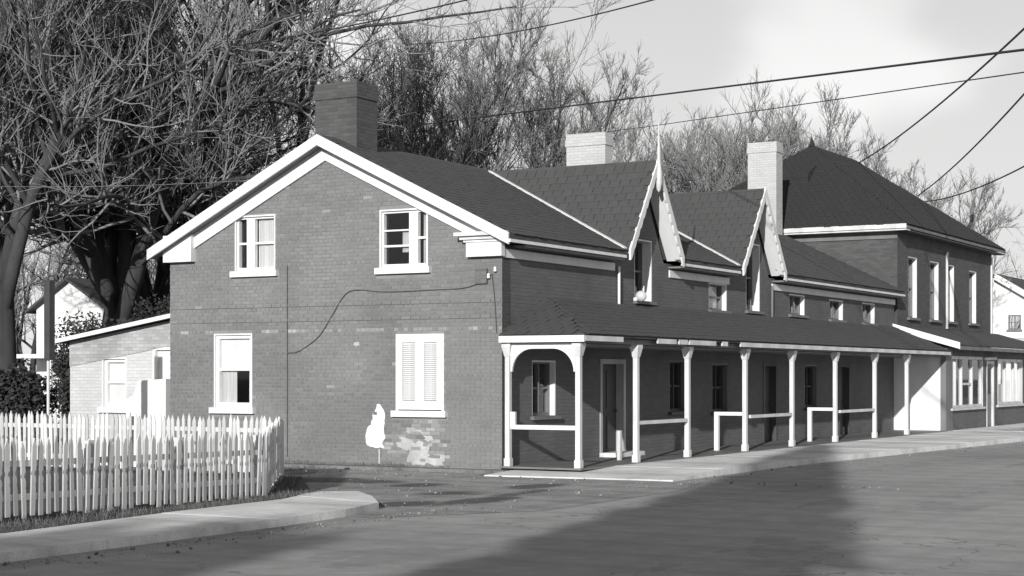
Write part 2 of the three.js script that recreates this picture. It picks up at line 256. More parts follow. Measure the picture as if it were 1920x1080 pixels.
// windows: local frame x right, y up, z outwards; a mesh called window with pane, sill, curtain and so on under it
function windowUnit(parent, { at, turn, w, h, depth = 0.09, frame = 0.07, mat = M.white, bars = [], rails = [], sill = 0.12, sillOut = 0.07, curtain, blind, casing = 0, caseMat = null }) {
  const b = _base(parent), L = [], bx = (x0, x1, y0, y1, z0, z1) => box(x0, x1, y0, y1, z0, z1);
  L.push(bx(-w / 2, -w / 2 + frame, 0, h, -depth - 0.05, -depth + 0.05), bx(w / 2 - frame, w / 2, 0, h, -depth - 0.05, -depth + 0.05), bx(-w / 2 + frame, w / 2 - frame, h - frame, h, -depth - 0.05, -depth + 0.048), bx(-w / 2 + frame, w / 2 - frame, 0, frame, -depth - 0.05, -depth + 0.048));
  const CL = caseMat ? [] : L, cz = caseMat ? -0.006 : 0.012;
  if (casing) CL.push(bx(-w / 2, -w / 2 + 0.03, 0, h, -depth + 0.05, cz), bx(w / 2 - 0.03, w / 2, 0, h, -depth + 0.05, cz), bx(-w / 2 + 0.03, w / 2 - 0.03, h - 0.03, h, -depth + 0.048, cz));
  const m = shadows(new THREE.Mesh(merge(L), mat)); m.name = 'window'; m.position.set(at[0] - b.x, at[1] - b.y, at[2] - b.z); m.rotation.y = turn; parent.add(m);
  const sub = (name, g, mt) => { const q = shadows(new THREE.Mesh(g, mt)); q.name = name; m.add(q); return q; };
  if (caseMat && casing) sub('reveal', merge(CL), caseMat);
  for (const [x, t] of bars) sub('mullion', bx(x - t / 2, x + t / 2, frame, h - frame, -depth - 0.04, -depth + 0.055), mat);
  for (const [y, x0, x1, t = 0.045] of rails) sub('sash_rail', bx(x0 ?? -w / 2 + frame, x1 ?? w / 2 - frame, y - t / 2, y + t / 2, -depth - 0.03, -depth + 0.03), mat);
  sub('pane', new THREE.PlaneGeometry(w - frame * 2, h - frame * 2).translate(0, h / 2, -depth - 0.012), M.glass);
  if (sill) sub('sill', bx(-w / 2 - sillOut, w / 2 + sillOut, -sill, -0.002, -depth, 0.09), mat);
  for (const [x0, x1, y0, y1] of curtain ?? []) {
    const n = 40, P = []; for (let i = 0; i <= n; i++) P.push([x0 + (x1 - x0) * i / n, -depth - 0.06 - 0.02 * Math.sin(i * 1.9) - 0.008 * Math.sin(i * 4.7)]);
    const g = new THREE.PlaneGeometry(1, y1 - y0, n, 1), q = g.attributes.position; for (let i = 0; i < q.count; i++) { q.setX(i, P[i % (n + 1)][0]); q.setZ(i, P[i % (n + 1)][1]); q.setY(i, q.getY(i) + (y0 + y1) / 2); } g.computeVertexNormals();
    sub('curtain', g, M.curtain);
  }
  for (const [x0, x1, y0, y1] of blind ?? []) sub('blind', bx(x0, x1, y0, y1, -depth - 0.045, -depth - 0.035), M.blind);
  return m;
}
const WX = -Math.PI / 2;
// ---- gable wall with real bricks
const gHoles = [[-6.24, -5.22, 3.92, 5.04], [-2.72, -1.62, 3.88, 5.0], [-6.78, -5.8, 1.16, 2.66], [-2.34, -1.26, 1.14, 2.6]];
const gPoly = [[0, 0], [0, EY - 0.1], [RZ, RY - 0.12], [ZB, EY - 0.1], [ZB, 0]];
part(house, 'gable_wall', wallX([...gPoly].reverse(), gHoles, 0, 0.32), M.mortar);
{
  reseed(11);
  const TV = [0.165, 0.178, 0.19, 0.2, 0.21, 0.224, 0.27, 0.36], grain = patchy(1.0, 0.35, 0.3, 1, 9);
  const tones = TV.map((t) => std({ color: new THREE.Color().setRGB(t, t, t), map: grain, bumpMap: rough, bumpScale: 0.006, roughness: 0.95 }));
  const rows = 82, list = [], H = 0.0733, Lb = 0.22;
  for (let r = 0; r < rows; r++) {
    const y = r * H + H / 2 + 0.09;
    const zmin = y < EY - 0.1 ? ZB : ZB + (y - EY + 0.1) / SL + 0.05, zmax = y < EY - 0.1 ? -0.002 : -(y - EY + 0.1) / SL - 0.05;
    if (zmax - zmin < 0.3) break;
    let spans = [[zmin, zmax]];
    for (const [a, b, c, d] of gHoles) if (y + H / 2 > c - 0.13 && y - H / 2 < d + 0.005) { const sillPad = y < c ? 0.09 : 0.004; spans = spans.flatMap(([p, q]) => q < a - sillPad || p > b + sillPad ? [[p, q]] : [[p, a - sillPad], [b + sillPad, q]].filter(([m, n]) => n - m > 0.03)); }
    const header = r % 6 === 5, L = header ? Lb / 2 : Lb, off = header ? 0.05 : (r % 2) * Lb / 2;
    for (const [p, q] of spans) for (let z = ZB - Lb + off; z < q; z += L) { const a = Math.max(z + 0.005, p), b = Math.min(z + L - 0.005, q); if (b - a > 0.035) list.push([a, b, y, r]); }
  }
  const shared = {}, mk = (l) => shared[l] ??= new THREE.BoxGeometry(0.024, H - 0.011, l);
  const cand = [];
  for (const [a, b, y, r] of list) {
    const zc = (a + b) / 2, l = Math.max(0.03, Math.round((b - a) / 0.005) * 0.005);
    // weathered, spalled bricks under the shuttered window; a course of limewashed bricks; two proud courses added to draw wire shadow lines
    const wear = 1.5 * fbm(zc * 2.2, y * 2.2, 5.1, 4) + 0.95 - Math.hypot((zc + 1.85) / 0.85, (y - 0.48) / 0.6);
    const pale = Math.abs(y - 2.68) < 0.04 && fbm(zc * 1.6, 1, 2, 3) > -0.05 ? 1 : 0;
    const mot = fbm(zc * 0.55, y * 0.7, 7.7, 4), fleck = rnd();
    let t = Math.round(2.4 + 9 * mot + rr(-0.9, 0.9)); t = Math.max(0, Math.min(5, t));
    let out = 0.005 + rr(-0.002, 0.003);
    if (wear > 0.15) { if (rnd() < 0.22) out -= 0.03; const q = rnd(); t = q < 0.2 ? 7 : q < 0.5 ? 6 : q < 0.62 ? 0 : 4; out += rr(-0.008, 0.006); }
    else if (pale && rnd() < 0.55) t = 6; else if (pale && rnd() < 0.4) t = 7;
    else if (fleck < 0.005) t = 6;
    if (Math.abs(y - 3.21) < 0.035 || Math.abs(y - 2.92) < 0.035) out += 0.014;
    if (out < -0.012) continue;
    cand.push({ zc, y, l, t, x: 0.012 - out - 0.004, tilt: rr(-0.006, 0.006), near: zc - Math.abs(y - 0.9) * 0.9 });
  }
  cand.sort((p, q) => q.near - p.near);
  const rest = {};
  cand.forEach((c, i) => {
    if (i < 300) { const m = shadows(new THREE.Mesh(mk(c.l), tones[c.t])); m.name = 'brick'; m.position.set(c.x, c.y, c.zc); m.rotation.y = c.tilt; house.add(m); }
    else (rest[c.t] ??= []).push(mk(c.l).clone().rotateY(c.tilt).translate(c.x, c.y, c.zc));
  });
  const all = [];
  for (const [t, l] of Object.entries(rest)) { const v = TV[t]; for (const g of l) { const k = v * rr(0.95, 1.05); g.setAttribute('color', new THREE.Float32BufferAttribute(Array.from({ length: g.attributes.position.count * 3 }, () => k), 3)); const uv = g.attributes.uv.array, ou = rnd(), ov = rnd(); for (let i = 0; i < uv.length; i += 2) { uv[i] = uv[i] * 0.2 + ou; uv[i + 1] = uv[i + 1] * 0.07 + ov; } all.push(g); } }
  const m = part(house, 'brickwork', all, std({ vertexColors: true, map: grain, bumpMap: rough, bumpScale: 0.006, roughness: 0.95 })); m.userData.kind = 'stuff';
  // bare plaster where bricks have gone
  const blob = (cz, cy, rz, ry, s) => { const P = []; for (let i = 0; i < 26; i++) { const a = i / 26 * Math.PI * 2, k = 0.75 + 0.9 * fbm(Math.cos(a) * 1.7 + s, Math.sin(a) * 1.7, s * 3, 4); P.push([cz + Math.cos(a) * rz * k, Math.max(0.1, cy + Math.sin(a) * ry * k)]); } return wallX(P.reverse(), [], -0.011 - 0.0007 * s, 0.022); };
  for (const [cz, cy, rz, ry, s] of [[-2.1, 0.5, 0.3, 0.14, 1.3], [-1.78, 0.3, 0.36, 0.3, 2.4], [-1.4, 0.2, 0.24, 0.14, 3.7], [-1.95, 0.74, 0.24, 0.06, 5.2], [-1.6, 0.62, 0.14, 0.07, 8.2], [-3.25, 2.42, 0.1, 0.05, 6.1]]) part(house, 'plaster_patch', blob(cz, cy, rz, ry, s), M.plaster);
}
{ // ragged splash of whitewash low on the gable, with one run down to the ground
  const L = [[-2.62, 0.42], [-2.66, 0.5], [-2.6, 0.6], [-2.61, 0.8], [-2.58, 1.0], [-2.63, 1.16], [-2.69, 1.25], [-2.76, 1.27], [-2.82, 1.18], [-2.86, 1.05], [-2.92, 0.9], [-3.0, 0.8], [-3.06, 0.7], [-3.05, 0.58], [-3.02, 0.47], [-2.92, 0.44], [-2.8, 0.4], [-2.7, 0.43]], P = [];
  for (let k = 0; k < L.length; k++) for (let f = 0; f < 5; f++) { const [a, b] = L[k], [c, d] = L[(k + 1) % L.length], t = f / 5, z = a + (c - a) * t, y = b + (d - b) * t; P.push([z + 0.07 * fbm(z * 9, y * 9, 1.1, 3), y + 0.07 * fbm(z * 9, y * 9, 7.1, 3)]); }
  part(house, 'whitewash_patch', wallX(P.reverse(), [], -0.012, 0.02), M.white, 'ragged white patch low on the gable wall');
  part(house, 'whitewash_run', box(-0.011, 0.005, 0.1, 0.45, -2.735, -2.72), M.white);
}
// ---- street wall: one face with the two cross gables rising out of it
const CG = [[6.05, 1.36], [12.45, 1.44]];
const fHoles = [[1.15, 2.12, 1.03, 2.1], [4.05, 5.25, 0.12, 2.15], [5.72, 6.62, 3.42, 4.75], [9.8, 10.92, 3.36, 4.0], [12.15, 13.1, 3.42, 5.1], [15.2, 16.4, 3.42, 3.96], [18.4, 19.6, 3.38, 3.94], [21.35, 22.55, 3.36, 3.96],
  [7.55, 8.5, 1.0, 2.15], [10.0, 11.0, 0.95, 2.1], [13.3, 14.3, 0.12, 2.15], [16.4, 17.4, 0.95, 2.1], [19.2, 20.2, 0.12, 2.15]];
{
  const P = [[0.32, 0], [XE, 0], [XE, 4.3]];
  for (const [c, h] of [...CG].reverse()) P.push([c + h - 0.18, 4.3], [c, 6.2], [c - h + 0.18, 4.3]);
  P.push([0.32, 4.3]);
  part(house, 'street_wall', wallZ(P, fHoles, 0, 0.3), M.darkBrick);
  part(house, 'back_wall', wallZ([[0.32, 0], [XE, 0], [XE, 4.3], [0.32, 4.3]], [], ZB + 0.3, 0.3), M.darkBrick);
  part(house, 'corner_brick', [box(-0.004, 0.322, 0.1, 4.3, -0.003, 0.0)], M.darkBrick).name = 'street_wall';
}
// ---- main roof
{
  const X0 = -0.32, zf = 0.34, zb = ZB - 0.36;
  const zc = -0.32, strips = [[X0, CG[0][0] - CG[0][1] + 0.02], [CG[0][0] + CG[0][1] - 0.02, CG[1][0] - CG[1][1] + 0.02], [CG[1][0] + CG[1][1] - 0.02, XE]];
  const mr = part(house, 'roof', [slab([[X0, roofY(zc), zc], [XE, roofY(zc), zc], [XE, RY, RZ], [X0, RY, RZ]], 0.09), ...strips.map(([a, b]) => slab([[a, roofY(zf), zf], [b, roofY(zf), zf], [b, roofY(zc), zc], [a, roofY(zc), zc]], 0.09)), slab([[X0, RY, RZ], [XE, RY, RZ], [XE, roofY(zb), zb], [X0, roofY(zb), zb]], 0.09)], M.roof);
  shingles(mr, [[X0, roofY(zf), zf], [XE, roofY(zf), zf], [XE, RY, RZ], [X0, RY, RZ]], M.shingle, 61, (p) => CG.every(([c, h]) => Math.abs(p.x - c) > h * (6.44 - p.y) / (6.44 - 4.46) + 0.06));
  const ends = [[X0, 4.6], [7.48, 10.95], [13.95, XE]];
  for (const [a, b] of ends) {
    part(house, 'eaves_board', box(a, b, roofY(zf) - 0.15, roofY(zf) - 0.092, zf - 0.03, zf + 0.015), M.white);
    part(house, 'soffit', box(Math.max(a, 0.33), b, 4.2, 4.24, 0.0, zf - 0.03), M.greyWood);
  }
  for (const [a, b] of [[0.01, 4.7], [7.5, 11.0], [13.9, XE]]) part(house, 'frieze_board', box(a, b, 4.0, 4.16, 0.002, 0.035), M.white);
  // white raking boards of the near gable
  for (const s of [1, -1]) {
    const z0 = RZ, z1 = s > 0 ? zf - 0.02 : zb + 0.02, n = V(0, SL * s > 0 ? 1 : 1, 0);
    const A = V(X0 - 0.02, RY - 0.1, z0), B = V(X0 - 0.02, roofY(z1) - 0.1, z1);
    part(house, 'bargeboard', prism([[[A.x, RY - 0.2, z0], [A.x, roofY(z1) - 0.2, z1], [A.x, roofY(z1) + 0.012, z1], [A.x, RY + 0.012, z0]], [[A.x + 0.05, RY - 0.2, z0], [A.x + 0.05, roofY(z1) - 0.2, z1], [A.x + 0.05, roofY(z1) + 0.012, z1], [A.x + 0.05, RY + 0.012, z0]]]), M.white);
    const z2 = s > 0 ? -0.1 : ZB + 0.1, d0 = 0.1, d1 = 0.47;
    part(house, 'frieze_board', prism([[[-0.06, RY - d1, z0], [-0.06, roofY(z2) - d1, z2], [-0.06, roofY(z2) - d0, z2], [-0.06, RY - d0, z0]], [[-0.012, RY - d1, z0], [-0.012, roofY(z2) - d1, z2], [-0.012, roofY(z2) - d0, z2], [-0.012, RY - d0, z0]]]), M.white);
    part(house, 'soffit', prism([[[-0.3, RY - 0.17, z0], [-0.3, roofY(z1) - 0.17, z1], [-0.3, roofY(z1) - 0.14, z1], [-0.3, RY - 0.14, z0]], [[-0.06, RY - 0.17, z0], [-0.06, roofY(z1) - 0.17, z1], [-0.06, roofY(z1) - 0.14, z1], [-0.06, RY - 0.14, z0]]]), M.greyWood);
  }
  part(house, 'cornice_return', [box(-0.14, 0.0, 4.02, 4.29, -0.7, 0.06), box(-0.17, 0.0, 4.29, 4.33, -0.74, 0.1)], M.white);
  part(house, 'cornice_return', [box(-0.3, 0.0, 4.4, 4.47, -0.88, 0.24), box(-0.22, 0.0, 4.335, 4.4, -0.8, 0.16)], M.oldWhite);
  part(house, 'cornice_return', [box(-0.16, 0.0, 4.15, 4.7, ZB - 0.06, ZB + 0.68)], M.white);
  part(house, 'gutter', tube([V(-0.36, 4.36, zb + 0.1), V(5, 4.34, zb + 0.1), V(XE, 4.34, zb + 0.1)], 0.06, 8, 8), M.oldWhite);
}
// ---- cross gables
CG.forEach(([c, h], i) => {
  const RYc = 6.44, yb = 4.46, zf = 0.38, s = (RYc - yb) / h, zi = RZ;
  const cg = part(house, 'cross_gable_roof', [slab([[c - h, yb, zf], [c, RYc, zf], [c, RYc, zi], [c - h, yb, zi]].reverse(), 0.07), slab([[c, RYc, zf], [c + h, yb, zf], [c + h, yb, zi], [c, RYc, zi]].reverse(), 0.07)], M.roof);
  shingles(cg, [[c - h, yb, zi], [c - h, yb, zf], [c, RYc, zf], [c, RYc, zi]], M.shingle, 62 + i, (p) => p.y > roofY(p.z) + 0.03);
  for (const q of [-1, 1]) {
    const pts = [], N = 9;                                  // a verge board with a scalloped lower edge
    const P = (t, d) => [c + q * h * t, RYc - (RYc - yb) * t - d];
    const up = [P(0, -0.02), P(1.02, -0.02)], low = [];
    for (let k = N * 4; k >= 0; k--) { const t = 1.02 * k / (N * 4); low.push(P(t, 0.21 + 0.05 * Math.abs(Math.sin(t * N * Math.PI / 1.02)))); }
    const poly = [...up, ...low]; const cw = q > 0 ? [...poly].reverse() : poly;
    part(cg, 'verge_board', wallZ(cw, [], zf + 0.04, 0.045), M.white);
    // boarded soffit under the overhang
    const sx = (t, d) => [c + q * h * t, RYc - (RYc - yb) * t - d];
    const [a0, a1] = sx(0, 0.085), [b0, b1] = sx(1.0, 0.085);
    part(cg, 'soffit_board', prism([[[a0, a1 - 0.02, 0.004], [b0, b1 - 0.02, 0.004], [b0, b1 - 0.02, zf - 0.006], [a0, a1 - 0.02, zf - 0.006]], [[a0, a1, 0.004], [b0, b1, 0.004], [b0, b1, zf - 0.006], [a0, a1, zf - 0.006]]]), M.white);
    if (q < 0) { // valley flashing: where this slope meets the main roof
      const y0 = roofY(0.3), t0 = (RYc - y0) / (RYc - yb); const p0 = V(c - h * t0 - 0.02, y0 + 0.045, 0.3);
      const zt = RZ + (RY - RYc) / SL + 0.1, p1 = V(c - 0.04, roofY(zt) + 0.045, zt);
      part(cg, 'valley_flashing', bar(p0, p1, 0.085, 0.03), M.white);
    }
  }
  // turned finial at the peak
  if (i === 0) part(cg, 'finial', [new THREE.LatheGeometry([[0.0, 1.02], [0.012, 0.98], [0.022, 0.6], [0.035, 0.42], [0.045, 0.36], [0.032, 0.33], [0.045, 0.12], [0.06, 0.02], [0.075, -0.1], [0.07, -0.3], [0.045, -0.45], [0.0, -0.5]].map(([x, y]) => new THREE.Vector2(x, y)).reverse(), 10).translate(c, 6.24, zf + 0.04)], M.oldWhite);
});
// ---- chimneys
function chimney(parent, x0, x1, z0, z1, y0, y1, mat, label) {
  const c = part(parent, 'chimney', [box(x0, x1, y0, y1 - 0.32, z0, z1), box(x0 - 0.025, x1 + 0.025, y1 - 0.32, y1 - 0.15, z0 - 0.025, z1 + 0.025), box(x0 - 0.01, x1 + 0.01, y1 - 0.15, y1, z0 - 0.01, z1 + 0.01)], mat, label);
  for (const k of [0.3, 0.7]) part(c, 'flue', new THREE.CylinderGeometry(0.09, 0.1, 0.1, 12).translate((x0 + x1) / 2, y1 + 0.05, z0 + (z1 - z0) * k), M.darkBrick);
  return c;
}
chimney(house, 0.35, 1.08, -4.5, -3.5, 6.0, 7.62, M.deepBrick, 'broad dark brick chimney behind the near gable');
chimney(house, 11.2, 11.62, -4.5, -3.4, 6.1, 7.95, M.whiteBrick, 'pale brick chimney behind the first cross gable');
chimney(house, 23.3, 23.85, -4.35, -3.4, 5.6, 9.15, M.whiteBrick, 'tall pale chimney at the far end of the house');

// ---- gable windows
windowUnit(house, { at: [0, 3.92, -5.73], turn: WX, w: 1.02, h: 1.12, casing: 1, bars: [[-0.14, 0.2]], rails: [[0.56]], curtain: [[-0.02, 0.45, 0.06, 1.06]] });
windowUnit(house, { at: [0, 3.88, -2.17], turn: WX, w: 1.1, h: 1.12, casing: 1, bars: [[0.2, 0.2]], rails: [[0.72, -0.48, 0.1, 0.03], [0.42, -0.48, 0.1, 0.04], [0.56, 0.3, 0.48]], curtain: [[-0.12, 0.08, 0.3, 0.72], [0.36, 0.5, 0.06, 1.06]] });
windowUnit(house, { at: [0, 1.16, -6.29], turn: WX, w: 0.98, h: 1.5, frame: 0.1, casing: 1, rails: [[0.77]], curtain: [[-0.4, -0.02, 0.1, 0.76], [0.3, 0.4, 0.1, 0.76]], blind: [[-0.39, 0.39, 0.77, 1.4]] });
{ // closed louvred shutters over the near lower window
  const z0 = -2.34, z1 = -1.26, y0 = 1.14, y1 = 2.6, mid = (z0 + z1) / 2;
  windowUnit(house, { at: [0, y0, mid], turn: WX, w: z1 - z0, h: y1 - y0, frame: 0.05, depth: 0.16, rails: [[0.73]] });
  part(house, 'shutter_frame', [box(-0.02, 0.1, y0, y1, z0, z0 + 0.05), box(-0.02, 0.1, y0, y1, z1 - 0.05, z1), box(-0.018, 0.1, y1 - 0.05, y1, z0 + 0.05, z1 - 0.05)], M.white);
  for (const [a, b] of [[z0 + 0.055, mid - 0.004], [mid + 0.004, z1 - 0.055]]) {
    const s = part(house, 'shutter', [box(-0.03, 0.02, y0 + 0.02, y1 - 0.055, a, a + 0.095), box(-0.03, 0.02, y0 + 0.02, y1 - 0.055, b - 0.095, b), box(-0.028, 0.018, y1 - 0.16, y1 - 0.055, a + 0.095, b - 0.095), box(-0.028, 0.018, y0 + 0.02, y0 + 0.19, a + 0.095, b - 0.095)], M.white);
    const n = 28, g = new THREE.BoxGeometry(0.008, 0.046, b - a - 0.19), ya = y0 + 0.2, yb = y1 - 0.17;
    for (let k = 0; k < n; k++) { const m = shadows(new THREE.Mesh(g, M.oldWhite)); m.name = 'slat'; m.position.set(-0.006, ya + (k + 0.5) * (yb - ya) / n, (a + b) / 2); m.rotation.z = -0.62; s.add(m); }
  }
}
// ---- cable, pipe and insulators on the gable
part(house, 'cable', tube([V(-0.04, 3.68, -0.22), V(-0.03, 3.55, -0.45), V(-0.03, 3.46, -0.75), V(-0.03, 3.43, -1.6), V(-0.03, 3.42, -2.6), V(-0.03, 3.47, -3.3), V(-0.03, 3.4, -3.5), V(-0.03, 2.95, -3.85), V(-0.03, 2.6, -4.12), V(-0.03, 2.38, -4.45), V(-0.03, 2.27, -4.7), V(-0.03, 2.26, -4.9)], 0.009, 70, 5), M.wallWire);
part(house, 'conduit', tube([V(-0.03, 4.0, -4.91), V(-0.03, 2.6, -4.91), V(-0.03, 0.2, -4.91)], 0.01, 6, 6), M.midBrick);
part(house, 'cable', tube([V(-0.04, 3.7, -0.2), V(-0.04, 3.2, -0.14), V(-0.04, 2.6, -0.1)], 0.008, 12, 5), M.wallWire);
for (const [y, z] of [[3.78, -0.12], [3.66, -0.26]]) part(house, 'insulator', new THREE.LatheGeometry([[0, -0.05], [0.03, -0.045], [0.035, -0.02], [0.022, 0], [0.03, 0.02], [0.02, 0.045], [0, 0.05]].map(([a, b]) => new THREE.Vector2(a, b)), 10).translate(-0.06, y, z), M.porcelain);
part(house, 'fuse_box', box(-0.07, -0.012, 3.52, 3.8, -0.55, -0.3), M.midBrick);

// ---- street windows and doors (deep brick reveals with white jambs)
function streetWindow([x0, x1, y0, y1], o = {}) {
  const w = x1 - x0;
  const m = windowUnit(house, { at: [(x0 + x1) / 2, y0, 0], turn: 0, w, h: y1 - y0, depth: 0.17, frame: 0.06, casing: 1, mat: M.greyWood, caseMat: M.white, rails: [[(y1 - y0) / 2]], sill: 0.07, ...o });
  return m;
}
streetWindow(fHoles[0], { bars: [[0, 0.03]], curtain: [] });
streetWindow(fHoles[2], { depth: 0.27, bars: [[0, 0.03]], curtain: [[-0.38, -0.1, 0.08, 1.2]] });
streetWindow(fHoles[3], { curtain: [[-0.3, 0.45, 0.05, 0.6]] });
streetWindow(fHoles[4], { depth: 0.24, bars: [[0, 0.04]] });
for (const i of [5, 6, 7]) streetWindow(fHoles[i], { rails: [], bars: [[0, 0.035]], curtain: [[-0.5, 0.3, 0.05, 0.5]] });
for (const i of [8, 9, 11]) streetWindow(fHoles[i], { mat: M.darkDoor, caseMat: M.greyWood, bars: [[0, 0.03]] });  // frames under the veranda: its shade put into darker paint
for (const [i, m] of [[1, M.darkDoor], [10, M.darkDoor], [12, M.darkDoor]]) {
  const [x0, x1, y0, y1] = fHoles[i], fr = i === 1 ? M.paleWood : M.darkDoor;  // dark frames carry the veranda shade in their colour
  const d = part(house, 'door', [box(x0 + 0.1, x1 - 0.1, y0 + 0.02, y1 - 0.1, -0.2, -0.16)], m);
  part(d, 'door_frame', [box(x0, x0 + 0.1, y0, y1, -0.22, 0.02), box(x1 - 0.1, x1, y0, y1, -0.22, 0.02), box(x0 + 0.1, x1 - 0.1, y1 - 0.1, y1, -0.22, 0.018)], fr);
  for (const [a, b] of [[0.15, 0.85], [1.0, 1.8]]) for (const q of [0, 1]) { const xa = x0 + 0.16 + q * (x1 - x0 - 0.28) / 2, xb = xa + (x1 - x0 - 0.28) / 2 - 0.08; part(d, 'door_panel', box(xa, xb, y0 + a, y0 + b, -0.162, -0.145), m); }
  part(d, 'handle', new THREE.SphereGeometry(0.03, 10, 8).translate(x1 - 0.17, y0 + 0.95, -0.13), M.iron);
}
part(house, 'downpipe', tube([V(4.82, 4.1, 0.07), V(4.82, 3.3, 0.07)], 0.03, 2, 8), M.white);
part(house, 'downpipe', tube([V(13.78, 4.1, 0.07), V(13.78, 3.3, 0.07)], 0.03, 2, 8), M.greyWood);
part(house, 'lamp_globe', new THREE.SphereGeometry(0.12, 16, 12).translate(5.62, 3.5, 0.2), M.oldWhite);
part(house, 'insulator', new THREE.SphereGeometry(0.05, 12, 8).translate(5.3, 3.42, 0.22), M.porcelain);

// ---- veranda along the street
const PX = [0, 2.43, 4.9, 8.08, 11.07, 14.21, 17.47, 20.45], PZ = 1.59, PF = 0.12, PT = 2.4;
{
  const yo = 2.56, yw = 3.32, zo = 1.78, x0 = -0.16, xr = 1.72, xe = 24.42;
  const vr = part(house, 'veranda_roof', [
    slab([[x0, yo, zo], [xe, yo, zo], [xe, yw, 0.0], [xr, yw, 0.0]], 0.05),
    slab([[x0, yo, 0.02], [x0, yo, zo], [xr, yw, 0.0]], 0.05)], M.porchRoof);
  shingles(vr, [[x0, yo, zo], [xe, yo, zo], [xe, yw, 0.0], [xr, yw, 0.0]], M.shinglePorch, 65); shingles(vr, [[x0, yo, 0.02], [x0, yo, zo], [xr, yw, 0.0]], M.shinglePorch, 66);
  part(vr, 'floor', box(-0.1, xe, 0.1, 0.135, 0.004, PZ + 0.1), M.greyWood);
  part(vr, 'beam', box(0.05, xe, 2.4, 2.5, PZ - 0.06, PZ + 0.06), M.greyWood);
  for (const [a, b] of [[x0 + 0.05, 1.45], [3.02, 3.9], [4.04, 4.46], [4.55, 5.95], [6.3, 6.6], [7.35, 12.1], [12.11, 18.3], [18.31, xe]]) part(vr, 'fascia_board', box(a, b, 2.435, 2.53, zo - 0.025, zo + 0.01), M.oldWhite);
  part(vr, 'fascia_board', box(x0 - 0.03, x0 + 0.01, 2.415, 2.535, 0.03, zo + 0.012), M.white);
  part(vr, 'ceiling', box(0.02, xe - 0.02, 2.36, 2.39, 0.02, PZ - 0.06), M.greyWood);
  const post = (x, z) => {
    const p = part(vr, 'post', [box(x - 0.047, x + 0.047, PF, PT, z - 0.047, z + 0.047), box(x - 0.062, x + 0.062, PF, PF + 0.16, z - 0.062, z + 0.062), prism([[[x - 0.056, 2.16, z - 0.056], [x + 0.056, 2.16, z - 0.056], [x + 0.056, 2.16, z + 0.056], [x - 0.056, 2.16, z + 0.056]].reverse(), [[x - 0.105, 2.33, z - 0.085], [x + 0.105, 2.33, z - 0.085], [x + 0.105, 2.33, z + 0.085], [x - 0.105, 2.33, z + 0.085]].reverse()]), box(x - 0.108, x + 0.108, 2.33, PT, z - 0.09, z + 0.09)], M.oldWhite);
    return p;
  };
  for (const x of PX) post(x, PZ);
  post(0, 0.13);
  // arched boards across the near end
  const zi = 0.19, za = PZ - 0.06, R = 0.42, sh = [[zi, PT], [zi, PT - 0.52]];
  for (let k = 0; k <= 10; k++) { const a = Math.PI - k / 10 * Math.PI / 2; sh.push([zi + 0.03 + R + R * Math.cos(a), PT - 0.52 + R * Math.sin(a)]); }
  for (let k = 0; k <= 10; k++) { const a = Math.PI / 2 - k / 10 * Math.PI / 2; sh.push([za - 0.03 - R + R * Math.cos(a), PT - 0.52 + R * Math.sin(a)]); }
  sh.push([za, PT - 0.52], [za, PT]);
  part(vr, 'arch', wallX(sh, [], -0.03, 0.05), M.white);
  part(vr, 'rail', box(-0.03, 0.03, 0.82, 0.9, zi, za), M.white);
  part(vr, 'rail_block', box(-0.035, 0.035, 0.9, 1.14, zi, zi + 0.09), M.white);
  for (const [a, b] of [[2.43, 4.9], [8.3, 11.07], [14.5, 17.47]]) part(vr, 'rail', box(a + 0.056, b - 0.056, 0.86, 0.93, PZ - 0.03, PZ + 0.03), M.oldWhite);
  for (const x of [8.08, 14.21]) { part(vr, 'rail', box(x - 0.03, x + 0.03, 0.92, 1.0, PZ - 0.62, PZ - 0.056), M.white); part(vr, 'half_post', box(x - 0.045, x + 0.045, PF, 1.0, PZ - 0.72, PZ - 0.622), M.white); }
  for (const [x, h] of [[3.05, 0.72]]) part(vr, 'half_post', box(x - 0.04, x + 0.04, PF, h, 0.9, 0.97), M.oldWhite);
  part(vr, 'step', box(4.0, 5.35, PF, PF + 0.1, 0.02, 0.42), M.concrete);
}
house.traverse((o) => { if (o.name === 'street_wall' && o.geometry.attributes.position.count < 60) o.name = 'street_wall'; });

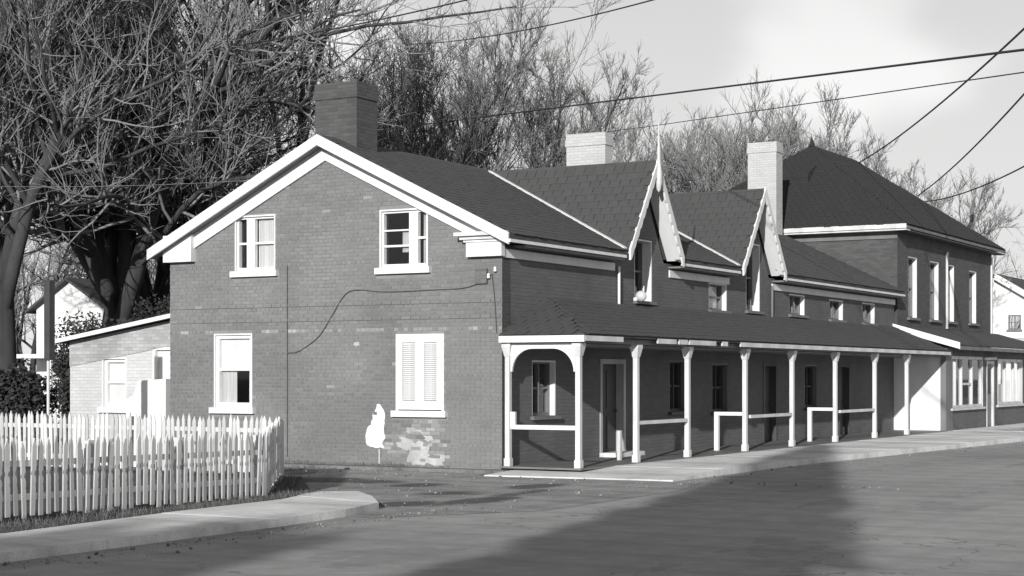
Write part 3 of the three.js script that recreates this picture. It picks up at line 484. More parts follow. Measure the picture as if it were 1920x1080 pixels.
// ---------------------------------------------------------------- hip roofed building next door with the shop front
{
  const b = thing('hip_roofed_building', [30, 0, 0], 'taller brick building with dark hipped roof and shop front beyond the long house', 'building');
  const x0 = 24.8, x1 = 36.7, zb = -8.0, ey = 6.45;
  const wins = [[26.0, 27.0, 3.66, 5.6], [28.5, 29.55, 3.66, 5.6], [30.55, 31.5, 3.66, 5.6], [33.5, 34.5, 3.68, 5.55]];
  part(b, 'side_wall', wallX([[0, 0], [0, ey], [zb, ey], [zb, 0]].reverse(), [], x0, 0.3), M.deepBrick);
  part(b, 'front_wall', wallZ([[x0 + 0.3, 0], [x1, 0], [x1, ey], [x0 + 0.3, ey]], wins, 0, 0.3), M.deepBrick);
  part(b, 'far_wall', wallX([[-0.3, 0], [-0.3, ey], [zb, ey], [zb, 0]].reverse(), [], x1 - 0.3, 0.3), M.darkBrick);
  part(b, 'back_wall', wallZ([[x0 + 0.3, 0], [x1 - 0.3, 0], [x1 - 0.3, ey], [x0 + 0.3, ey]], [], zb + 0.3, 0.3), M.darkBrick);
  part(b, 'corner_trim', box(x0 - 0.006, x0 + 0.3, 0, ey, -0.001, 0.012), M.deepBrick);
  const o = 0.42, ry = 9.66, e0 = [x0 - o, 6.5, o], e1 = [x1 + o, 6.5, o], e2 = [x1 + o, 6.5, zb - o], e3 = [x0 - o, 6.5, zb - o], ra = [28.3, ry, -4], rb = [32.7, ry, -4];
  const roof = part(b, 'roof', [slab([e0, e1, rb, ra], 0.06), slab([e1, e2, rb], 0.06), slab([e2, e3, ra, rb], 0.06), slab([e3, e0, ra], 0.06)], M.hipRoof);
  shingles(roof, [e0, e1, rb, ra], M.shingleDark, 67); shingles(roof, [e3, e0, ra], M.shingleDark, 68);
  part(roof, 'roof_vent', prism([[[26.4, 8.1, -3.9], [26.4, 8.1, -3.45], [27.2, 8.75, -3.45], [27.2, 8.75, -3.9]], [[26.35, 8.45, -3.9], [26.35, 8.45, -3.45], [27.2, 8.85, -3.45], [27.2, 8.85, -3.9]]]), M.hipRoof);
  part(roof, 'roof_finial', new THREE.ConeGeometry(0.12, 0.34, 8).translate(28.3, ry + 0.12, -4), M.hipRoof);
  part(b, 'eaves_board', [box(x0 - o - 0.02, x0 - o + 0.02, 6.36, 6.5, zb - o, o), box(x0 - o, x0, 6.3, 6.34, zb - o, o)], M.oldWhite);
  part(b, 'eaves_board', [box(x0 - o + 0.02, x1 + o, 6.36, 6.44, o - 0.02, o + 0.015)], M.greyWood);
  part(b, 'soffit', [box(x0 - o + 0.02, x1 + o, 6.3, 6.34, 0.013, o - 0.022)], M.darkDoor);
  part(b, 'frieze_board', [box(x0 - 0.05, x0, 6.08, 6.3, zb, 0.02)], M.greyWood);
  wins.forEach(([a, c, y0, y1]) => windowUnit(b, { at: [(a + c) / 2, y0, 0], turn: 0, w: c - a, h: y1 - y0, depth: 0.19, frame: 0.07, casing: 1, mat: M.greyWood, caseMat: M.white, rails: [[(y1 - y0) / 2]], sill: 0.08, sillOut: 0.12, curtain: [[-0.42, 0.1, 0.1, 0.95]] }));
  part(b, 'downpipe', tube([V(30.35, 6.0, 0.06), V(30.35, 3.4, 0.06)], 0.045, 2, 8), M.oldWhite);
  part(b, 'corner_board', box(x1 - 0.12, x1 + 0.02, 3.3, 6.2, 0.002, 0.05), M.white);
  // shop front: pent roof on a boarded ground floor that comes forward of the wall
  const SZ = 1.6, sx0 = 24.47;
  const pent = part(b, 'pent_roof', [slab([[sx0 - 0.1, 2.78, 2.06], [x1 + 1, 2.78, 2.06], [x1 + 1, 3.38, 0.002], [sx0 - 0.1, 3.38, 0.002]], 0.06)], M.porchRoof);
  part(pent, 'raking_board', prism([[[sx0 - 0.13, 2.6, 2.08], [sx0 - 0.13, 3.2, 0.0], [sx0 - 0.13, 3.4, 0.0], [sx0 - 0.13, 2.8, 2.08]].map(([x, y, z]) => [x, y + 0.02, z]), [[sx0 - 0.09, 2.6, 2.08], [sx0 - 0.09, 3.2, 0.0], [sx0 - 0.09, 3.4, 0.0], [sx0 - 0.09, 2.8, 2.08]].map(([x, y, z]) => [x, y + 0.02, z])]), M.white);
  part(pent, 'fascia_board', box(sx0 - 0.09, x1 + 1, 2.6, 2.71, 2.04, 2.07), M.greyWood);
  const sw = [[25.2, 29.0, 0.8, 2.42], [31.0, 34.6, 0.82, 2.38]];
  part(b, 'end_wall', box(sx0, sx0 + 0.12, 0.12, 2.66, 0.0, SZ - 0.14), M.white, 'white boarded end wall closing the veranda');
  part(b, 'corner_post', box(sx0 - 0.03, sx0 + 0.72, 0.12, 2.66, SZ - 0.14, SZ + 0.03), M.greyWood);
  part(b, 'shop_wall', wallZ([[sx0 + 0.722, 0.1], [x1, 0.1], [x1, 2.66], [sx0 + 0.722, 2.66]], [...sw, [29.5, 30.5, 0.12, 2.3]], SZ, 0.12), M.darkBrick);
  sw.forEach(([a, c, y0, y1], i) => { const w = c - a; windowUnit(b, { at: [(a + c) / 2, y0, SZ], turn: 0, w, h: y1 - y0, depth: 0.06, frame: 0.09, casing: 1, mat: M.oldWhite, bars: [[-w / 6, 0.08], [w / 6, 0.08], [i ? 0.42 * w : -w * 0.36, 0.06]], rails: i ? [] : [[0.75, -w / 6, w / 6, 0.07]], sill: 0.07, sillOut: 0.2, curtain: i ? [[-w / 2 + 0.2, -0.2, 0.1, 0.7]] : [] }); });
  const d = part(b, 'door', box(29.6, 30.4, 0.14, 2.2, SZ - 0.1, SZ - 0.06), M.greyDoor);
  part(d, 'door_frame', [box(29.5, 29.6, 0.12, 2.3, SZ - 0.11, SZ + 0.015), box(30.4, 30.5, 0.12, 2.3, SZ - 0.11, SZ + 0.015), box(29.6, 30.4, 2.2, 2.3, SZ - 0.11, SZ + 0.013)], M.oldWhite);
  part(d, 'pane', box(29.75, 30.25, 1.2, 2.05, SZ - 0.062, SZ - 0.052), M.dark);
  part(b, 'bracket', bar(V(29.05, 2.36, SZ + 0.05), V(30.3, 2.38, SZ + 0.12), 0.06, 0.09), M.oldWhite);
}

// ---------------------------------------------------------------- lean-to annex behind the house
{
  const X = 0.8, a = thing('lean_to_annex', [X, 0, -10], 'low pale brick annex with a sloping roof, left of the gable house', 'annex');
  const zl = -11.5, zr = -8.0, yl = 2.56, yr = 3.08, holes = [[-10.55, -9.85, 1.12, 2.2], [-9.1, -8.25, 0.1, 2.42]];
  part(a, 'wall', wallX([[zr, 0], [zr, yr], [zl, yl], [zl, 0]].reverse(), holes, X, 0.25), M.whiteBrick);
  part(a, 'back_wall', [wallZ([[X + 0.25, 0], [X + 6, 0], [X + 6, yl], [X + 0.25, yl]], [], zl + 0.25, 0.25), box(X + 5.75, X + 6, 0, 2.5, zl + 0.25, zr)], M.paleBrick);
  part(a, 'roof', slab([[X - 0.25, yl + 0.02, zl - 0.3], [X + 6.2, yl + 0.02, zl - 0.3], [X + 6.2, yr + 0.1, zr + 0.05], [X - 0.25, yr + 0.1, zr + 0.05]].reverse(), 0.06), M.roof);
  part(a, 'bargeboard', prism([[[X - 0.29, yl - 0.06, zl - 0.33], [X - 0.29, yr + 0.02, zr + 0.04], [X - 0.29, yr + 0.11, zr + 0.04], [X - 0.29, yl + 0.03, zl - 0.33]], [[X - 0.25, yl - 0.06, zl - 0.33], [X - 0.25, yr + 0.02, zr + 0.04], [X - 0.25, yr + 0.11, zr + 0.04], [X - 0.25, yl + 0.03, zl - 0.33]]]), M.white);
  part(a, 'top_course', prism([[[X - 0.02, yl - 0.55, zl], [X - 0.02, yr - 0.55, zr], [X - 0.02, yr - 0.02, zr], [X - 0.02, yl - 0.02, zl]], [[X - 0.002, yl - 0.55, zl], [X - 0.002, yr - 0.55, zr], [X - 0.002, yr - 0.02, zr], [X - 0.002, yl - 0.02, zl]]]), M.paleBrick);
  windowUnit(a, { at: [X, 1.12, -10.2], turn: WX, w: 0.7, h: 1.08, casing: 1, rails: [[0.54]], bars: [], depth: 0.1, blind: [[-0.27, 0.27, 0.08, 1.0]], frame: 0.1 });
  part(a, 'stoop_box', wallX([[-9.3, 0.02], [-9.32, 1.3], [-9.12, 1.38], [-8.98, 1.7], [-8.22, 1.74], [-8.22, 0.02]].reverse(), [], X - 0.62, 0.58), M.white, 'white boarded box with a stepped top before the annex door');
  for (const z of [-9.12, -8.9, -8.68, -8.46]) part(a, 'batten', box(X - 0.635, X - 0.6, 0.05, z < -9 ? 1.34 : 1.68, z - 0.02, z + 0.02), M.white);
  const d = part(a, 'door', box(X + 0.08, X + 0.12, 0.1, 2.36, -9.03, -8.32), M.white);
  part(d, 'door_frame', [box(X - 0.02, X + 0.14, 0.1, 2.42, -9.1, -9.03), box(X - 0.02, X + 0.14, 0.1, 2.42, -8.32, -8.25), box(X - 0.018, X + 0.14, 2.36, 2.42, -9.03, -8.32)], M.white);
}

// ---------------------------------------------------------------- picket fences
reseed(23);
function picketFence(name, pts, hgt, rails, spacing, label, posts, shadeWorn) {
  const f = thing(name, [pts[0][0], pts[0][2], pts[0][1]], label, 'fence', 'white picket fences at the driveway corner');
  const [A, B] = [V(pts[0][0], pts[0][2], pts[0][1]), V(pts[1][0], pts[1][2], pts[1][1])], d = B.clone().sub(A), L = Math.hypot(d.x, d.z), ang = Math.atan2(-d.z, d.x);
  const shapes = [0, 1, 2].map((v) => { const w = 0.031 + v * 0.004, s = new THREE.Shape([[-w, 0], [w, 0], [w, hgt - 0.1], [0.004 * (v - 1), hgt], [-w, hgt - 0.1]].map(([a, b]) => new THREE.Vector2(a, b))); return metric(new THREE.ExtrudeGeometry(s, { depth: 0.022, bevelEnabled: false })); });
  const n = Math.floor(L / spacing), mats = shadeWorn ? [M.picketC, M.picketD, M.picketD, M.picketD, M.picketE] : [M.picketA, M.picketA, M.picketB, M.picketB, M.picketC];  // near fence mix: grazing light put in as greyer paint, plus more flaking
  for (let i = 0; i <= n; i++) {
    const t = i / n, m = shadows(new THREE.Mesh(shapes[Math.floor(rnd() * 3)], mats[Math.floor(rnd() * 5)])); m.name = 'picket';
    m.position.set(d.x * t, d.y * t + 0.03 + rr(-0.035, 0.03), d.z * t); m.rotation.set(rr(-0.02, 0.02), ang + rr(-0.06, 0.06), rr(-0.035, 0.035)); m.translateZ(0.022); f.add(m);
  }
  for (const y of rails) { const g = bar(V(A.x, A.y + y, A.z), V(B.x, B.y + y, B.z), 0.038, 0.075); part(f, 'rail', g, M.picketB); }
  for (const t of posts) { const x = A.x + d.x * t, z = A.z + d.z * t, y = A.y + d.y * t, p = box(-0.055, 0.055, 0, hgt - 0.02, -0.055, 0.055); p.translate(0, 0, -0.09); p.rotateY(ang); p.translate(x, y, z); part(f, 'post', p, M.picketB); }
  return f;
}
picketFence('picket_fence', [[-15.2, 0.62, 0.12], [-7.75, 0.42, 0.04]], 0.93, [0.26, 0.66], 0.136, 'white picket fence along the sidewalk, lowest in the picture, seen at an angle', [0.02, 0.28, 0.52, 0.76, 0.995], true);
picketFence('picket_fence', [[-7.7, 0.4, 0.04], [-3.92, -2.2, 0.1]], 0.95, [0.28, 0.7], 0.122, 'short shaded run of picket fence turning from the sidewalk corner into the driveway', [0.5]);
picketFence('picket_fence', [[-3.9, -10.6, 0.12], [-3.9, -2.22, 0.1]], 0.98, [0.2, 0.76], 0.112, 'sunlit picket fence farther back, in front of the annex and its door', [0.02, 0.333, 0.6, 0.997]);

{ // loose gravel and grit on the driveway and along the gutters
  reseed(77);
  const g = new THREE.IcosahedronGeometry(1, 0), N = 1000, im = new THREE.InstancedMesh(g, std({ color: new THREE.Color().setRGB(0.19, 0.19, 0.19), roughness: 1 }), N), m = new THREE.Matrix4(), q = new THREE.Quaternion(), e = new THREE.Euler(), c = new THREE.Color();
  for (let i = 0; i < N; i++) {
    let x, z; const k = rnd();
    if (k < 0.6) { x = rr(-8.6, -0.5); z = rr(-4, 4.6); if (fbm(x * 0.7, z * 0.7, 2, 3) < rr(-0.25, 0.1)) { x = rr(-1.9, -0.45); } } else if (k < 0.8) { x = rr(-1, 22); z = 3.95 + Math.max(0, x - 5) * 0.068 + rnd() * rnd() * 0.9; } else { x = rr(-16, -7); z = 3.55 + (x < -9 ? 0 : -(x + 9) * 0.3) * 0.3 + rnd() * rnd() * 0.8; }
    if (x > -1.15 && z < 3.9 && z > 0.2) z += 4; const s = 0.006 + 0.022 * Math.pow(rnd(), 4); e.set(rr(0, 6), rr(0, 6), rr(0, 6)); q.setFromEuler(e);
    m.compose(V(x, 0.008 + s * 0.3, z), q, V(s * rr(0.8, 1.4), s * 0.7, s)); im.setMatrixAt(i, m); const b = rr(0.4, 1.6); im.setColorAt(i, c.setRGB(b, b, b));
  }
  im.name = 'gravel'; shadows(im); scene.add(im); tag(im, 'loose gravel and grit on the driveway and along the gutters', 'gravel', null, 'stuff');
}
// soil strip under the near fence and dead grass along it
{
  top('verge', flat([[-22, 2.5], [-14, 1.95], [-11.2, 1.6], [-8.6, 1.45], [-7.6, 1.05], [-6.9, 0.7], [-3.5, -2.0], [-3.5, -11], [-22, -11]], 0.02, 0.05), std({ map: patchy(0.06, 0.7, 0.5, 4, 1.6), bumpMap: rough, bumpScale: 0.05, roughness: 1 }), null, null, null, 'structure');
  reseed(31);
  const g = new THREE.BufferGeometry(); g.setAttribute('position', new THREE.Float32BufferAttribute([-0.006, 0, 0, 0.006, 0, 0, 0.012, 0.1, 0.01], 3)); g.computeVertexNormals();
  const N = 9000, im = new THREE.InstancedMesh(g, M.dryGrass, N), m = new THREE.Matrix4(), q = new THREE.Quaternion(), e = new THREE.Euler(), c = new THREE.Color();
  for (let i = 0; i < N; i++) {
    let x, z; const k = rnd();
    if (k < 0.72) { x = rr(-17, -7.2); z = rr(0.1, 1.25 + Math.max(0, -9 - x) * 0.07); } else if (k < 0.86) { x = rr(-7.6, -3.6); z = 0.45 - (x + 7.7) * 0.69 + rr(-0.3, 0.45); } else { x = rr(-0.5, -0.05); z = rr(-7.9, -1.0); if (rnd() < 0.6) z = -2.1 - rnd() * rnd() * 6; }
    const s = rr(0.4, 1.1) * (0.6 + 0.8 * Math.max(0, fbm(x, z, 1, 3) + 0.3)); e.set(rr(-0.5, 0.5), rr(0, 6.28), rr(-0.5, 0.5)); q.setFromEuler(e);
    m.compose(V(x, k >= 0.86 ? 0.09 : 0.05, z), q, V(s, s * (k >= 0.86 ? 0.8 : 1.2), s)); im.setMatrixAt(i, m); const b = rr(0.5, 1.5); im.setColorAt(i, c.setRGB(b, b, b));
  }
  im.name = 'dead_grass'; shadows(im); scene.add(im); tag(im, 'short dead grass and weeds along the fence and wall foot', 'grass', null, 'stuff');
}

// ---------------------------------------------------------------- pole at the far fence
{
  const p = thing('tall_pole', [-3.72, 0, -7.72], 'thin tall pole with thick dark upper length, rising from the far picket fence', 'pole');
  part(p, 'pipe', new THREE.CylinderGeometry(0.028, 0.03, 2.15, 10).translate(-3.72, 1.075, -7.72), M.oldWhite);
  part(p, 'timber', box(-3.79, -3.65, 2.1, 3.6, -7.76, -7.62), M.bark);
}

// ---------------------------------------------------------------- other houses
{
  const h = thing('white_house', [22, 0, -30], 'white house far behind the left trees, seen between their trunks', 'house');
  const X = 20, z0 = -31.6, z1 = -28.1, e = 4.35, ap = 5.35, zc = (z0 + z1) / 2;
  part(h, 'wall', wallX([[z1, 0], [z1, e], [zc, ap], [z0, e], [z0, 0]].reverse(), [[-30.3, -29.5, 1.0, 2.4]], X, 0.25), M.white);
  part(h, 'side_wall', [box(X + 0.25, X + 9, 0, e, z1 - 0.25, z1), box(X + 0.25, X + 9, 0, e, z0, z0 + 0.25), box(X + 8.75, X + 9, 0, e, z0 + 0.25, z1 - 0.25)], M.white);
  part(h, 'roof', [slab([[X - 0.3, e - 0.1, z1 + 0.3], [X + 9.2, e - 0.1, z1 + 0.3], [X + 9.2, ap + 0.1, zc], [X - 0.3, ap + 0.1, zc]], 0.1), slab([[X - 0.3, ap + 0.1, zc], [X + 9.2, ap + 0.1, zc], [X + 9.2, e - 0.1, z0 - 0.3], [X - 0.3, e - 0.1, z0 - 0.3]], 0.1)], M.roof);
  windowUnit(h, { at: [X, 1.0, -29.9], turn: WX, w: 0.8, h: 1.4, rails: [[0.7]] });
  part(h, 'porch', [box(X - 1.6, X - 0.02, 2.45, 2.6, z0, z1 - 1.2), box(X - 1.5, X - 1.4, 0, 2.45, z1 - 1.4, z1 - 1.3)], M.white);
}
{
  const h = thing('white_gabled_house', [70, 0, -6], 'bright white gabled house at the far right beyond the hip roofed building', 'house');
  const X = 68, z0 = -12.5, z1 = -3.2, e = 4.75, ap = 7.45, zc = -7.4;
  part(h, 'wall', wallX([[z1, 0], [z1, e + 0.1], [zc, ap - 0.1], [z0, e - 0.5], [z0, 0]].reverse(), [[-6.75, -6.05, 4.35, 5.15], [-5.0, -4.2, 1, 2.4]], X, 0.25), M.white);
  part(h, 'side_wall', [box(X + 0.25, X + 10, 0, e - 0.6, z1 - 0.25, z1), box(X + 0.25, X + 10, 0, e - 0.8, z0, z0 + 0.25), box(X + 9.7, X + 9.95, 0, e - 1, z0 + 0.25, z1 - 0.25)], M.white);
  part(h, 'roof', [slab([[X - 0.35, e - 0.1, z1 + 0.35], [X + 10, e - 0.1, z1 + 0.35], [X + 10, ap, zc], [X - 0.35, ap, zc]], 0.12), slab([[X - 0.35, ap, zc], [X + 10, ap, zc], [X + 10, e - 0.5, z0 - 0.3], [X - 0.35, e - 0.5, z0 - 0.3]], 0.12)], M.roof);
  part(h, 'bargeboard', prism([[[X - 0.4, ap - 0.35, zc], [X - 0.4, e - 0.45, z1 + 0.35], [X - 0.4, e - 0.08, z1 + 0.35], [X - 0.4, ap + 0.02, zc]], [[X - 0.35, ap - 0.35, zc], [X - 0.35, e - 0.45, z1 + 0.35], [X - 0.35, e - 0.08, z1 + 0.35], [X - 0.35, ap + 0.02, zc]]]), M.white);
  for (const [z, y, w, hh] of [[-6.4, 4.35, 0.7, 0.8], [-4.6, 1, 0.8, 1.4]]) windowUnit(h, { at: [X, y, z], turn: WX, w, h: hh, rails: [[hh / 2]], bars: [[0, 0.05]], mat: M.greyWood });
  part(h, 'porch_roof', slab([[X - 2.4, 3.35, -10], [X - 2.4, 3.35, z1 + 0.3], [X - 0.02, 3.9, z1 + 0.3], [X - 0.02, 3.9, -10]].reverse(), 0.14), M.oldWhite);
  for (const z of [-9.8, -6.5, -3.2]) part(h, 'porch_post', box(X - 2.3, X - 2.15, 0, 3.25, z, z + 0.15), M.white);
}

// ---------------------------------------------------------------- trees
// branches are tapered rods; limbs are meshes of their own, all finer wood is the crown
function makeTree(o) {
  reseed(o.seed);
  const { x, z, h, r, limbs, fork, spread, kids = [7, 7, 6], lens = [0.36, 0.42, 0.46], rise = 0.25, twigR = 0.0085, lean = [0, 0], mats, label, group, name = 'bare_tree', wob = 0.17 } = o;
  const t = thing(name, [x, 0, z], label, 'tree', group), up = V(0, 1, 0);
  const grow = (p, dir, len, n, wobble, lift) => { const pts = [p.clone()], d = dir.clone(); for (let k = 0; k < n; k++) { d.x += rr(-wobble, wobble); d.y += rr(-wobble, wobble) + lift / n; d.z += rr(-wobble, wobble); d.normalize(); p = p.clone().addScaledVector(d, len / n); pts.push(p); } return pts; };
  const off = (dir, ang) => { const ax = V(rr(-1, 1), rr(-1, 1), rr(-1, 1)).cross(dir).normalize(); return dir.clone().applyAxisAngle(ax, ang); };
  const taper = (n, a, b) => Array.from({ length: n + 1 }, (_, k) => a + (b - a) * k / n);
  const on = (pts, f) => { const q = f * (pts.length - 1), k = Math.min(pts.length - 2, Math.floor(q)); return [pts[k].clone().lerp(pts[k + 1], q - k), pts[k + 1].clone().sub(pts[k]).normalize()]; };
  const T = new Rods(), C = new Rods(), Bn = new Rods();
  const tp = grow(V(0, -0.1, 0), V(lean[0] * 0.5, 1, lean[1] * 0.5).normalize(), fork * h, 6, 0.03, 0);
  const tr = taper(6, r, r * 0.72); tr[0] *= 1.35; tr[1] *= 1.1; T.rod(tp, tr, 12);
  part(t, 'trunk', T.geo(x, 0, z), mats[0]);
  const rec = (pts, r0, r1, len, lev) => {
    const n = Math.round(kids[lev] * rr(0.8, 1.25));
    for (let k = 0; k < n; k++) {
      const f = lev === 0 ? rr(0.12, 1) : Math.pow(rr(0.03, 1), 0.85), [p, d] = on(pts, f), L = len * lens[lev] * rr(0.6, 1.3) * (1.15 - 0.45 * f), rb = Math.max(twigR, (r0 + (r1 - r0) * f) * (lev === 0 ? 0.5 : 0.6));
      const nd = off(d, rr(0.4, 1.2)); nd.y += rise * rr(0.3, 1); nd.normalize();
      const seg = lev === 0 ? 7 : lev === 1 ? 5 : 3, q = grow(p, nd, L, seg, wob * 1.4, 0.3);
      const rt = lev + 1 >= kids.length ? twigR * 0.6 : Math.max(twigR, rb * 0.35);
      (lev === 0 ? Bn : C).rod(q, taper(seg, rb, rt), lev === 0 ? 5 : lev === 1 ? 4 : 3);
      if (lev + 1 < kids.length) rec(q, rb, rt, L, lev + 1);
    }
  };
  const hl = h * (1 - fork);
  for (let k = 0; k < limbs; k++) {
    const a = (k + rr(-0.3, 0.3)) / limbs * 6.283 + (o.turn ?? 0), tilt = k === 0 && limbs > 2 ? spread * 0.2 : spread * rr(0.6, 1.15), [p] = on(tp, k < 2 ? 0.985 : rr(0.72, 0.99));
    const d = V(Math.cos(a) * Math.sin(tilt) + lean[0], Math.cos(tilt), Math.sin(a) * Math.sin(tilt) + lean[1]).normalize(), L = hl * rr(0.85, 1.08) / Math.max(0.6, Math.cos(tilt * 0.75)), q = grow(p, d, L, 9, wob * 0.85, 0.25);
    const rl = r * (limbs > 3 ? 0.46 : 0.6) * rr(0.8, 1.1), rad = taper(9, rl, 0.02), R = new Rods(); R.rod(q, rad, 8);
    part(t, 'limb', R.geo(x, 0, z), mats[0]);
    rec(q, rl, 0.02, L, 0);
  }
  part(t, 'branches', Bn.geo(x, 0, z), mats[0]); part(t, 'crown', C.geo(x, 0, z), mats[1]);
  return t;
}
const tm = [M.bark, M.twig], tg = tm, tl = tm;
makeTree({ seed: 141, x: 5.0, z: -17.9, h: 18, r: 0.42, limbs: 6, fork: 0.24, spread: 0.6, kids: [17, 11, 9], mats: tm, label: 'large bare tree with a thick trunk at the left edge of the picture' });
makeTree({ seed: 102, x: 10.3, z: -18.9, h: 19, r: 0.66, limbs: 7, fork: 0.22, spread: 0.66, kids: [20, 12, 9], mats: tm, label: 'largest bare tree, its dark forked trunk rising behind the annex' });
makeTree({ seed: 103, x: 12.4, z: -19.0, h: 18, r: 0.5, limbs: 6, fork: 0.2, spread: 0.55, kids: [18, 11, 9], mats: tm, label: 'big bare tree just right of the forked one, behind the left eave' });
makeTree({ seed: 104, x: 15.4, z: -16.2, h: 18.5, r: 0.22, limbs: 3, fork: 0.4, spread: 0.24, kids: [12, 8, 7], mats: tg, label: 'slender bare tree standing straight up left of the dark brick chimney' });
makeTree({ seed: 105, x: 24.0, z: -18.4, h: 12.9, r: 0.27, limbs: 7, fork: 0.12, spread: 0.34, kids: [20, 11, 9], mats: tg, rise: 0.6, label: 'upright vase shaped bare tree directly right of the dark brick chimney' });
makeTree({ seed: 106, x: 26.2, z: -16.6, h: 12.6, r: 0.24, limbs: 5, fork: 0.16, spread: 0.26, kids: [15, 10, 9], mats: tg, rise: 0.55, label: 'tall bare tree in the middle behind the roof ridge' });
makeTree({ seed: 107, x: 27.0, z: -13.8, h: 11.7, r: 0.22, limbs: 6, fork: 0.16, spread: 0.42, kids: [14, 9, 9], mats: tg, rise: 0.5, label: 'open crowned bare tree left of the pale middle chimney, against bright sky' });
makeTree({ seed: 112, x: 28.6, z: -19.0, h: 12.6, r: 0.25, limbs: 6, fork: 0.13, spread: 0.36, kids: [14, 10, 8], mats: tg, rise: 0.6, label: 'dense bare tree behind the two middle ones, over the near part of the roof ridge' });
makeTree({ seed: 113, x: 25, z: -37, h: 11, r: 0.3, limbs: 6, fork: 0.12, spread: 0.62, kids: [15, 10, 8], mats: tg, label: 'bare tree far behind, low at the left edge above the white house' });
makeTree({ seed: 114, x: 27, z: -31, h: 12, r: 0.3, limbs: 6, fork: 0.12, spread: 0.62, kids: [15, 10, 8], mats: tg, label: 'bare tree far behind, between the forked trunk and the white house' });
makeTree({ seed: 115, x: 25.5, z: -22.5, h: 12, r: 0.28, limbs: 6, fork: 0.12, spread: 0.55, kids: [15, 10, 8], mats: tg, label: 'bare tree far behind, above the left slope of the gable roof' });
{
  const spots = [[40.9, -17.4, 11.8], [46.3, -17.9, 12.2], [51.9, -18.3, 12.4], [43.5, -12.8, 11.7], [49.1, -13, 12.0], [54.9, -13, 11.4], [46.2, -8.3, 9.9], [51.9, -8.1, 9.8]];
  const say = ['bare tree of the far row, just left of the first cross gable finial', 'bare tree of the far row, behind the first cross gable finial', 'bare tree of the far row, between finial and tall pale chimney, left one', 'bare tree of the far row, midway between finial and tall chimney', 'bare tree of the far row, just left of the tall pale chimney', 'bare tree of the far row, behind the tall pale chimney', 'low bare tree of the far row, rising behind the hip roof peak', 'low bare tree of the far row, over the right slope of the hip roof'];
  spots.forEach(([x, z, h], i) => makeTree({ seed: 200 + i, x, z, h, r: 0.15, limbs: 7, fork: 0.16, spread: 0.5, kids: [18, 10, 9], mats: tl, rise: 0.7, twigR: 0.011, label: say[i], group: 'row of pale bare trees behind the house' }));
  makeTree({ seed: 230, x: 88, z: -12, h: 10.5, r: 0.25, limbs: 5, fork: 0.2, spread: 0.5, kids: [8, 6, 5], mats: tl, label: 'distant bare tree above the white house at the right edge' });
}
// evergreen bushes and hedge: leaf sprays through a bumpy volume, on stems
function bush(name, cx, cz, rx, ry, rz, y0, n, size, sd, label, cat, mat = M.leaf) {
  reseed(sd);
  const t = thing(name, [cx, 0, cz], label, cat), pos = [], S = new Rods();
  for (let i = 0; i < n; i++) {
    const a = rr(0, 6.283), c = rr(-1, 1), q = Math.sqrt(1 - c * c), d = [q * Math.cos(a), c, q * Math.sin(a)], k = Math.pow(rnd(), 0.4) * (0.85 + 0.75 * fbm(d[0] * 2 + sd, d[1] * 2, d[2] * 2, 4));
    const p = V(cx + d[0] * rx * k, Math.max(0.05, y0 + ry + d[1] * ry * k), cz + d[2] * rz * k), u = V(rr(-1, 1), rr(-0.3, 1), rr(-1, 1)).normalize(), w = V(rr(-1, 1), rr(-1, 1), rr(-1, 1)).cross(u).normalize(), L = size * rr(0.6, 1.4);
    const tip = p.clone().addScaledVector(u, L), m = p.clone().addScaledVector(u, L * 0.45), l = m.clone().addScaledVector(w, L * 0.28), r2 = m.clone().addScaledVector(w, -L * 0.28);
    pos.push(...p.toArray(), ...l.toArray(), ...tip.toArray(), ...p.toArray(), ...tip.toArray(), ...r2.toArray());
  }
  const g = new THREE.BufferGeometry(); g.setAttribute('position', new THREE.Float32BufferAttribute(pos, 3)); g.computeVertexNormals();
  part(t, 'foliage', g, mat);
  for (let k = 0; k < 6; k++) { const b = V(rr(-0.5, 0.5) * rx, 0, rr(-0.5, 0.5) * rz); S.rod([b, b.clone().add(V(rr(-0.2, 0.2) * rx, y0 + ry, rr(-0.2, 0.2) * rz))], [0.05, 0.02], 5); }
  part(t, 'stem', S.geo(cx, 0, cz), M.bark);
  return t;
}
bush('hedge', 3.2, -19.3, 1.2, 1.15, 1.3, 0, 9000, 0.13, 301, 'dark rounded hedge bush at the left edge under the big trunk', 'hedge');
bush('hedge', 4.4, -17.0, 1.2, 1.1, 1.2, 0, 9000, 0.13, 302, 'dark hedge bush under the white house, beside the tall pole', 'hedge');
bush('hedge', 5.6, -15.2, 1.2, 1.15, 1.1, 0, 9000, 0.13, 303, 'dark hedge bush touching the left end of the annex', 'hedge');
bush('evergreen_bush', 7.9, -17.3, 1.5, 1.7, 1.5, 0.2, 16000, 0.1, 311, 'tall dark evergreen bush behind the left end of the annex roof', 'bush');
bush('evergreen_bush', 8.8, -15.5, 1.3, 2.0, 1.4, 0.2, 16000, 0.1, 312, 'tall dark evergreen bush behind the annex, against the house corner', 'bush');
{ // low scrub closing the view behind the ridge
  reseed(41);
  const R = new Rods();
  for (let i = 0; i < 9000; i++) { const f = rnd(), x = 31 + f * 29 + rr(-3, 3), z = -40 + Math.pow(f, 0.6) * 25 + rr(-3, 3), h = rr(4, 8.8), p = V(x, 0, z), a = rr(-0.22, 0.22), b = rr(-0.22, 0.22); R.rod([p, V(x + a * h * 0.5, h * 0.6, z + b * h * 0.5), V(x + a * h, h, z + b * h)], [0.022, 0.015, 0.006], 3); }
  top('thicket', R.geo(0, 0, 0), M.twig, 'dense leafless thicket behind the ridge of the long house', 'thicket', null, 'stuff');
}

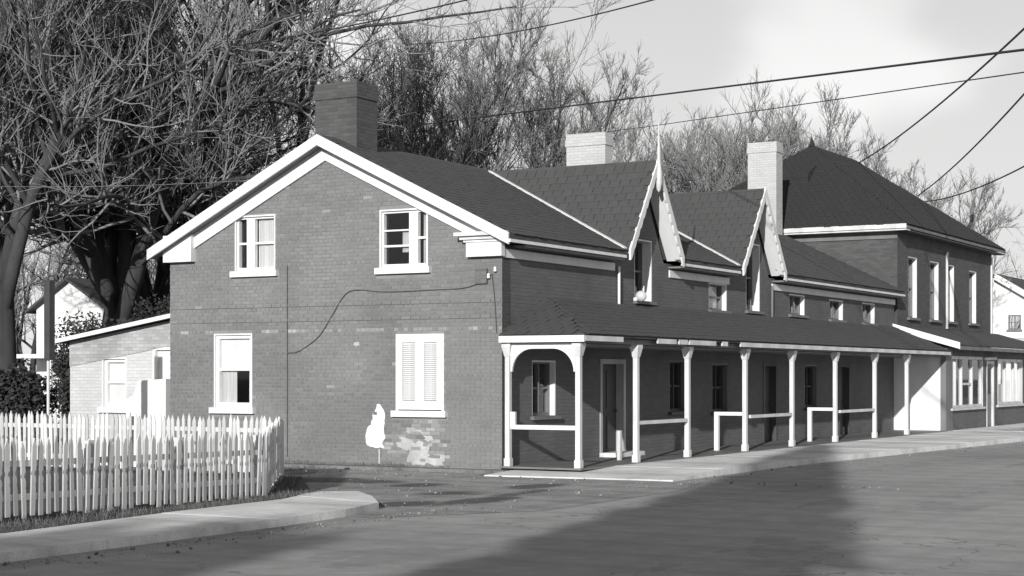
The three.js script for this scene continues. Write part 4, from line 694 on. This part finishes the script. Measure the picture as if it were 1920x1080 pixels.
// ---------------------------------------------------------------- overhead wires and their pole (the pole stands right of the frame)
{
  const P = [-1.31, 0, 11.55], pole = thing('utility_pole', P, 'wooden utility pole beside the road, right of the view', 'pole');
  part(pole, 'shaft', new THREE.CylinderGeometry(0.11, 0.16, 9.4, 12).translate(P[0], 4.7, P[2]), M.bark);
  part(pole, 'crossarm', box(P[0] - 0.05, P[0] + 0.05, 8.55, 8.67, P[2] - 0.9, P[2] + 0.9), M.bark);
  const wires = [
    [[25.0, 10.9, -17.6], [19.12, 10.12, -7.21], [-1.31, 6.77, 11.55], 0.024, 'thick dark overhead wire crossing the bright sky above the house'],
    [[26.88, 10.3, -13.81], [22.53, 9.81, -7.27], [-1.31, 6.48, 11.55], 0.012, 'thin overhead wire just below the thick one, passing the finial tip'],
    [[32.55, 9.5, -3.73], null, [-1.31, 8.61, 11.55], 0.024, 'steepest overhead wire rising from the hip roof ridge to the right edge'],
    [[33.59, 8.3, -1.89], null, [-1.31, 8.03, 11.55], 0.022, 'middle of three overhead wires rising from the right slope of the hip roof'],
    [[33.73, 8.1, -1.63], null, [-1.31, 5.93, 11.55], 0.019, 'lowest of three overhead wires rising from the right slope of the hip roof'],
    [[10.93, 11.15, -17.7], null, [-0.84, 8.9, 2.18], 0.016, 'thin wire at the upper left running in front of the middle trees'],
    [[22.84, 13.38, -16.91], null, [0.53, 8.84, 4.61], 0.016, 'thin wire crossing the tops of the middle trees to the upper edge'],
    [[0.78, 6.25, -15.34], null, [0.0, 5.75, -5.6], 0.005, 'thin pale wire running left from the gable roof edge'],
  ];
  for (const [a, m, b, r, label] of wires) {
    const A = V(...a), B = V(...b), pts = [];
    if (m) { const Mi = V(...m); for (let k = 0; k < 8; k++) pts.push(A.clone().lerp(Mi, k / 8)); for (let k = 0; k <= 20; k++) pts.push(Mi.clone().lerp(B, k / 20)); } else for (let k = 0; k <= 24; k++) { const f = k / 24, p = A.clone().lerp(B, f); p.y -= 0.35 * 4 * f * (1 - f) * A.distanceTo(B) / 40; pts.push(p); }
    top('overhead_wire', tube(pts, r, 60, 5), label.includes('pale') ? M.paleWire : M.wire, label, 'wire', 'overhead wires');
  }
}
// ---------------------------------------------------------------- trees across the street behind the viewer, whose shadows lie on the road
function spruce(x, z, h, r, sd, label) {
  reseed(sd);
  const t = thing('spruce', [x, 0, z], label, 'tree'), T = new Rods(), C = new Rods();
  T.rod([V(0, -0.1, 0), V(0, h * 0.5, 0), V(0, h, 0)], [0.24, 0.13, 0.02], 9);
  const pos = [];
  for (let y = 0.9; y < h - 0.1; y += 0.16) {
    const f = (y - 0.9) / (h - 0.9), L0 = r * (1 - f) + 0.1;
    for (let k = 0; k < 11; k++) {
      const a = rr(0, 6.283), L = L0 * rr(0.8, 1.05), d = V(Math.cos(a), -0.18, Math.sin(a)), p = V(0, y, 0), e = V(d.x * L, y + d.y * L, d.z * L);
      C.rod([p, e], [0.02, 0.006], 3);
      for (let q = 0; q < 90; q++) { const g = Math.pow(rnd(), 0.6), c = p.clone().lerp(e, g), s = rr(0.3, 0.6) * (0.6 + 0.5 * (1 - f)), u = V(d.x + rr(-0.9, 0.9), rr(-0.5, 0.25), d.z + rr(-0.9, 0.9)).normalize(), w = V(-u.z, rr(-0.4, 0.4), u.x).normalize(); const tip = c.clone().addScaledVector(u, s); pos.push(c.x + w.x * 0.09, c.y, c.z + w.z * 0.09, tip.x, tip.y, tip.z, c.x - w.x * 0.09, c.y - 0.03, c.z - w.z * 0.09); }
    }
  }
  part(t, 'trunk', T.geo(x, 0, z), M.bark);
  const g = new THREE.BufferGeometry(); g.setAttribute('position', new THREE.Float32BufferAttribute(pos, 3)); g.computeVertexNormals(); g.translate(x, 0, z);
  part(t, 'crown', [g], M.leaf); part(t, 'branch', C.geo(x, 0, z), M.bark);
}
spruce(-39.3, 16.55, 15.9, 3.6, 501, 'tall spruce behind the viewer, casting the long shadow on the road');
bush('evergreen_tree', -56.9, 15.5, 2.5, 2.7, 2.5, 8.3, 26000, 0.42, 502, 'round crowned evergreen tree behind the viewer, shading the left end of the road', 'tree');

renderer.render(scene, camera);
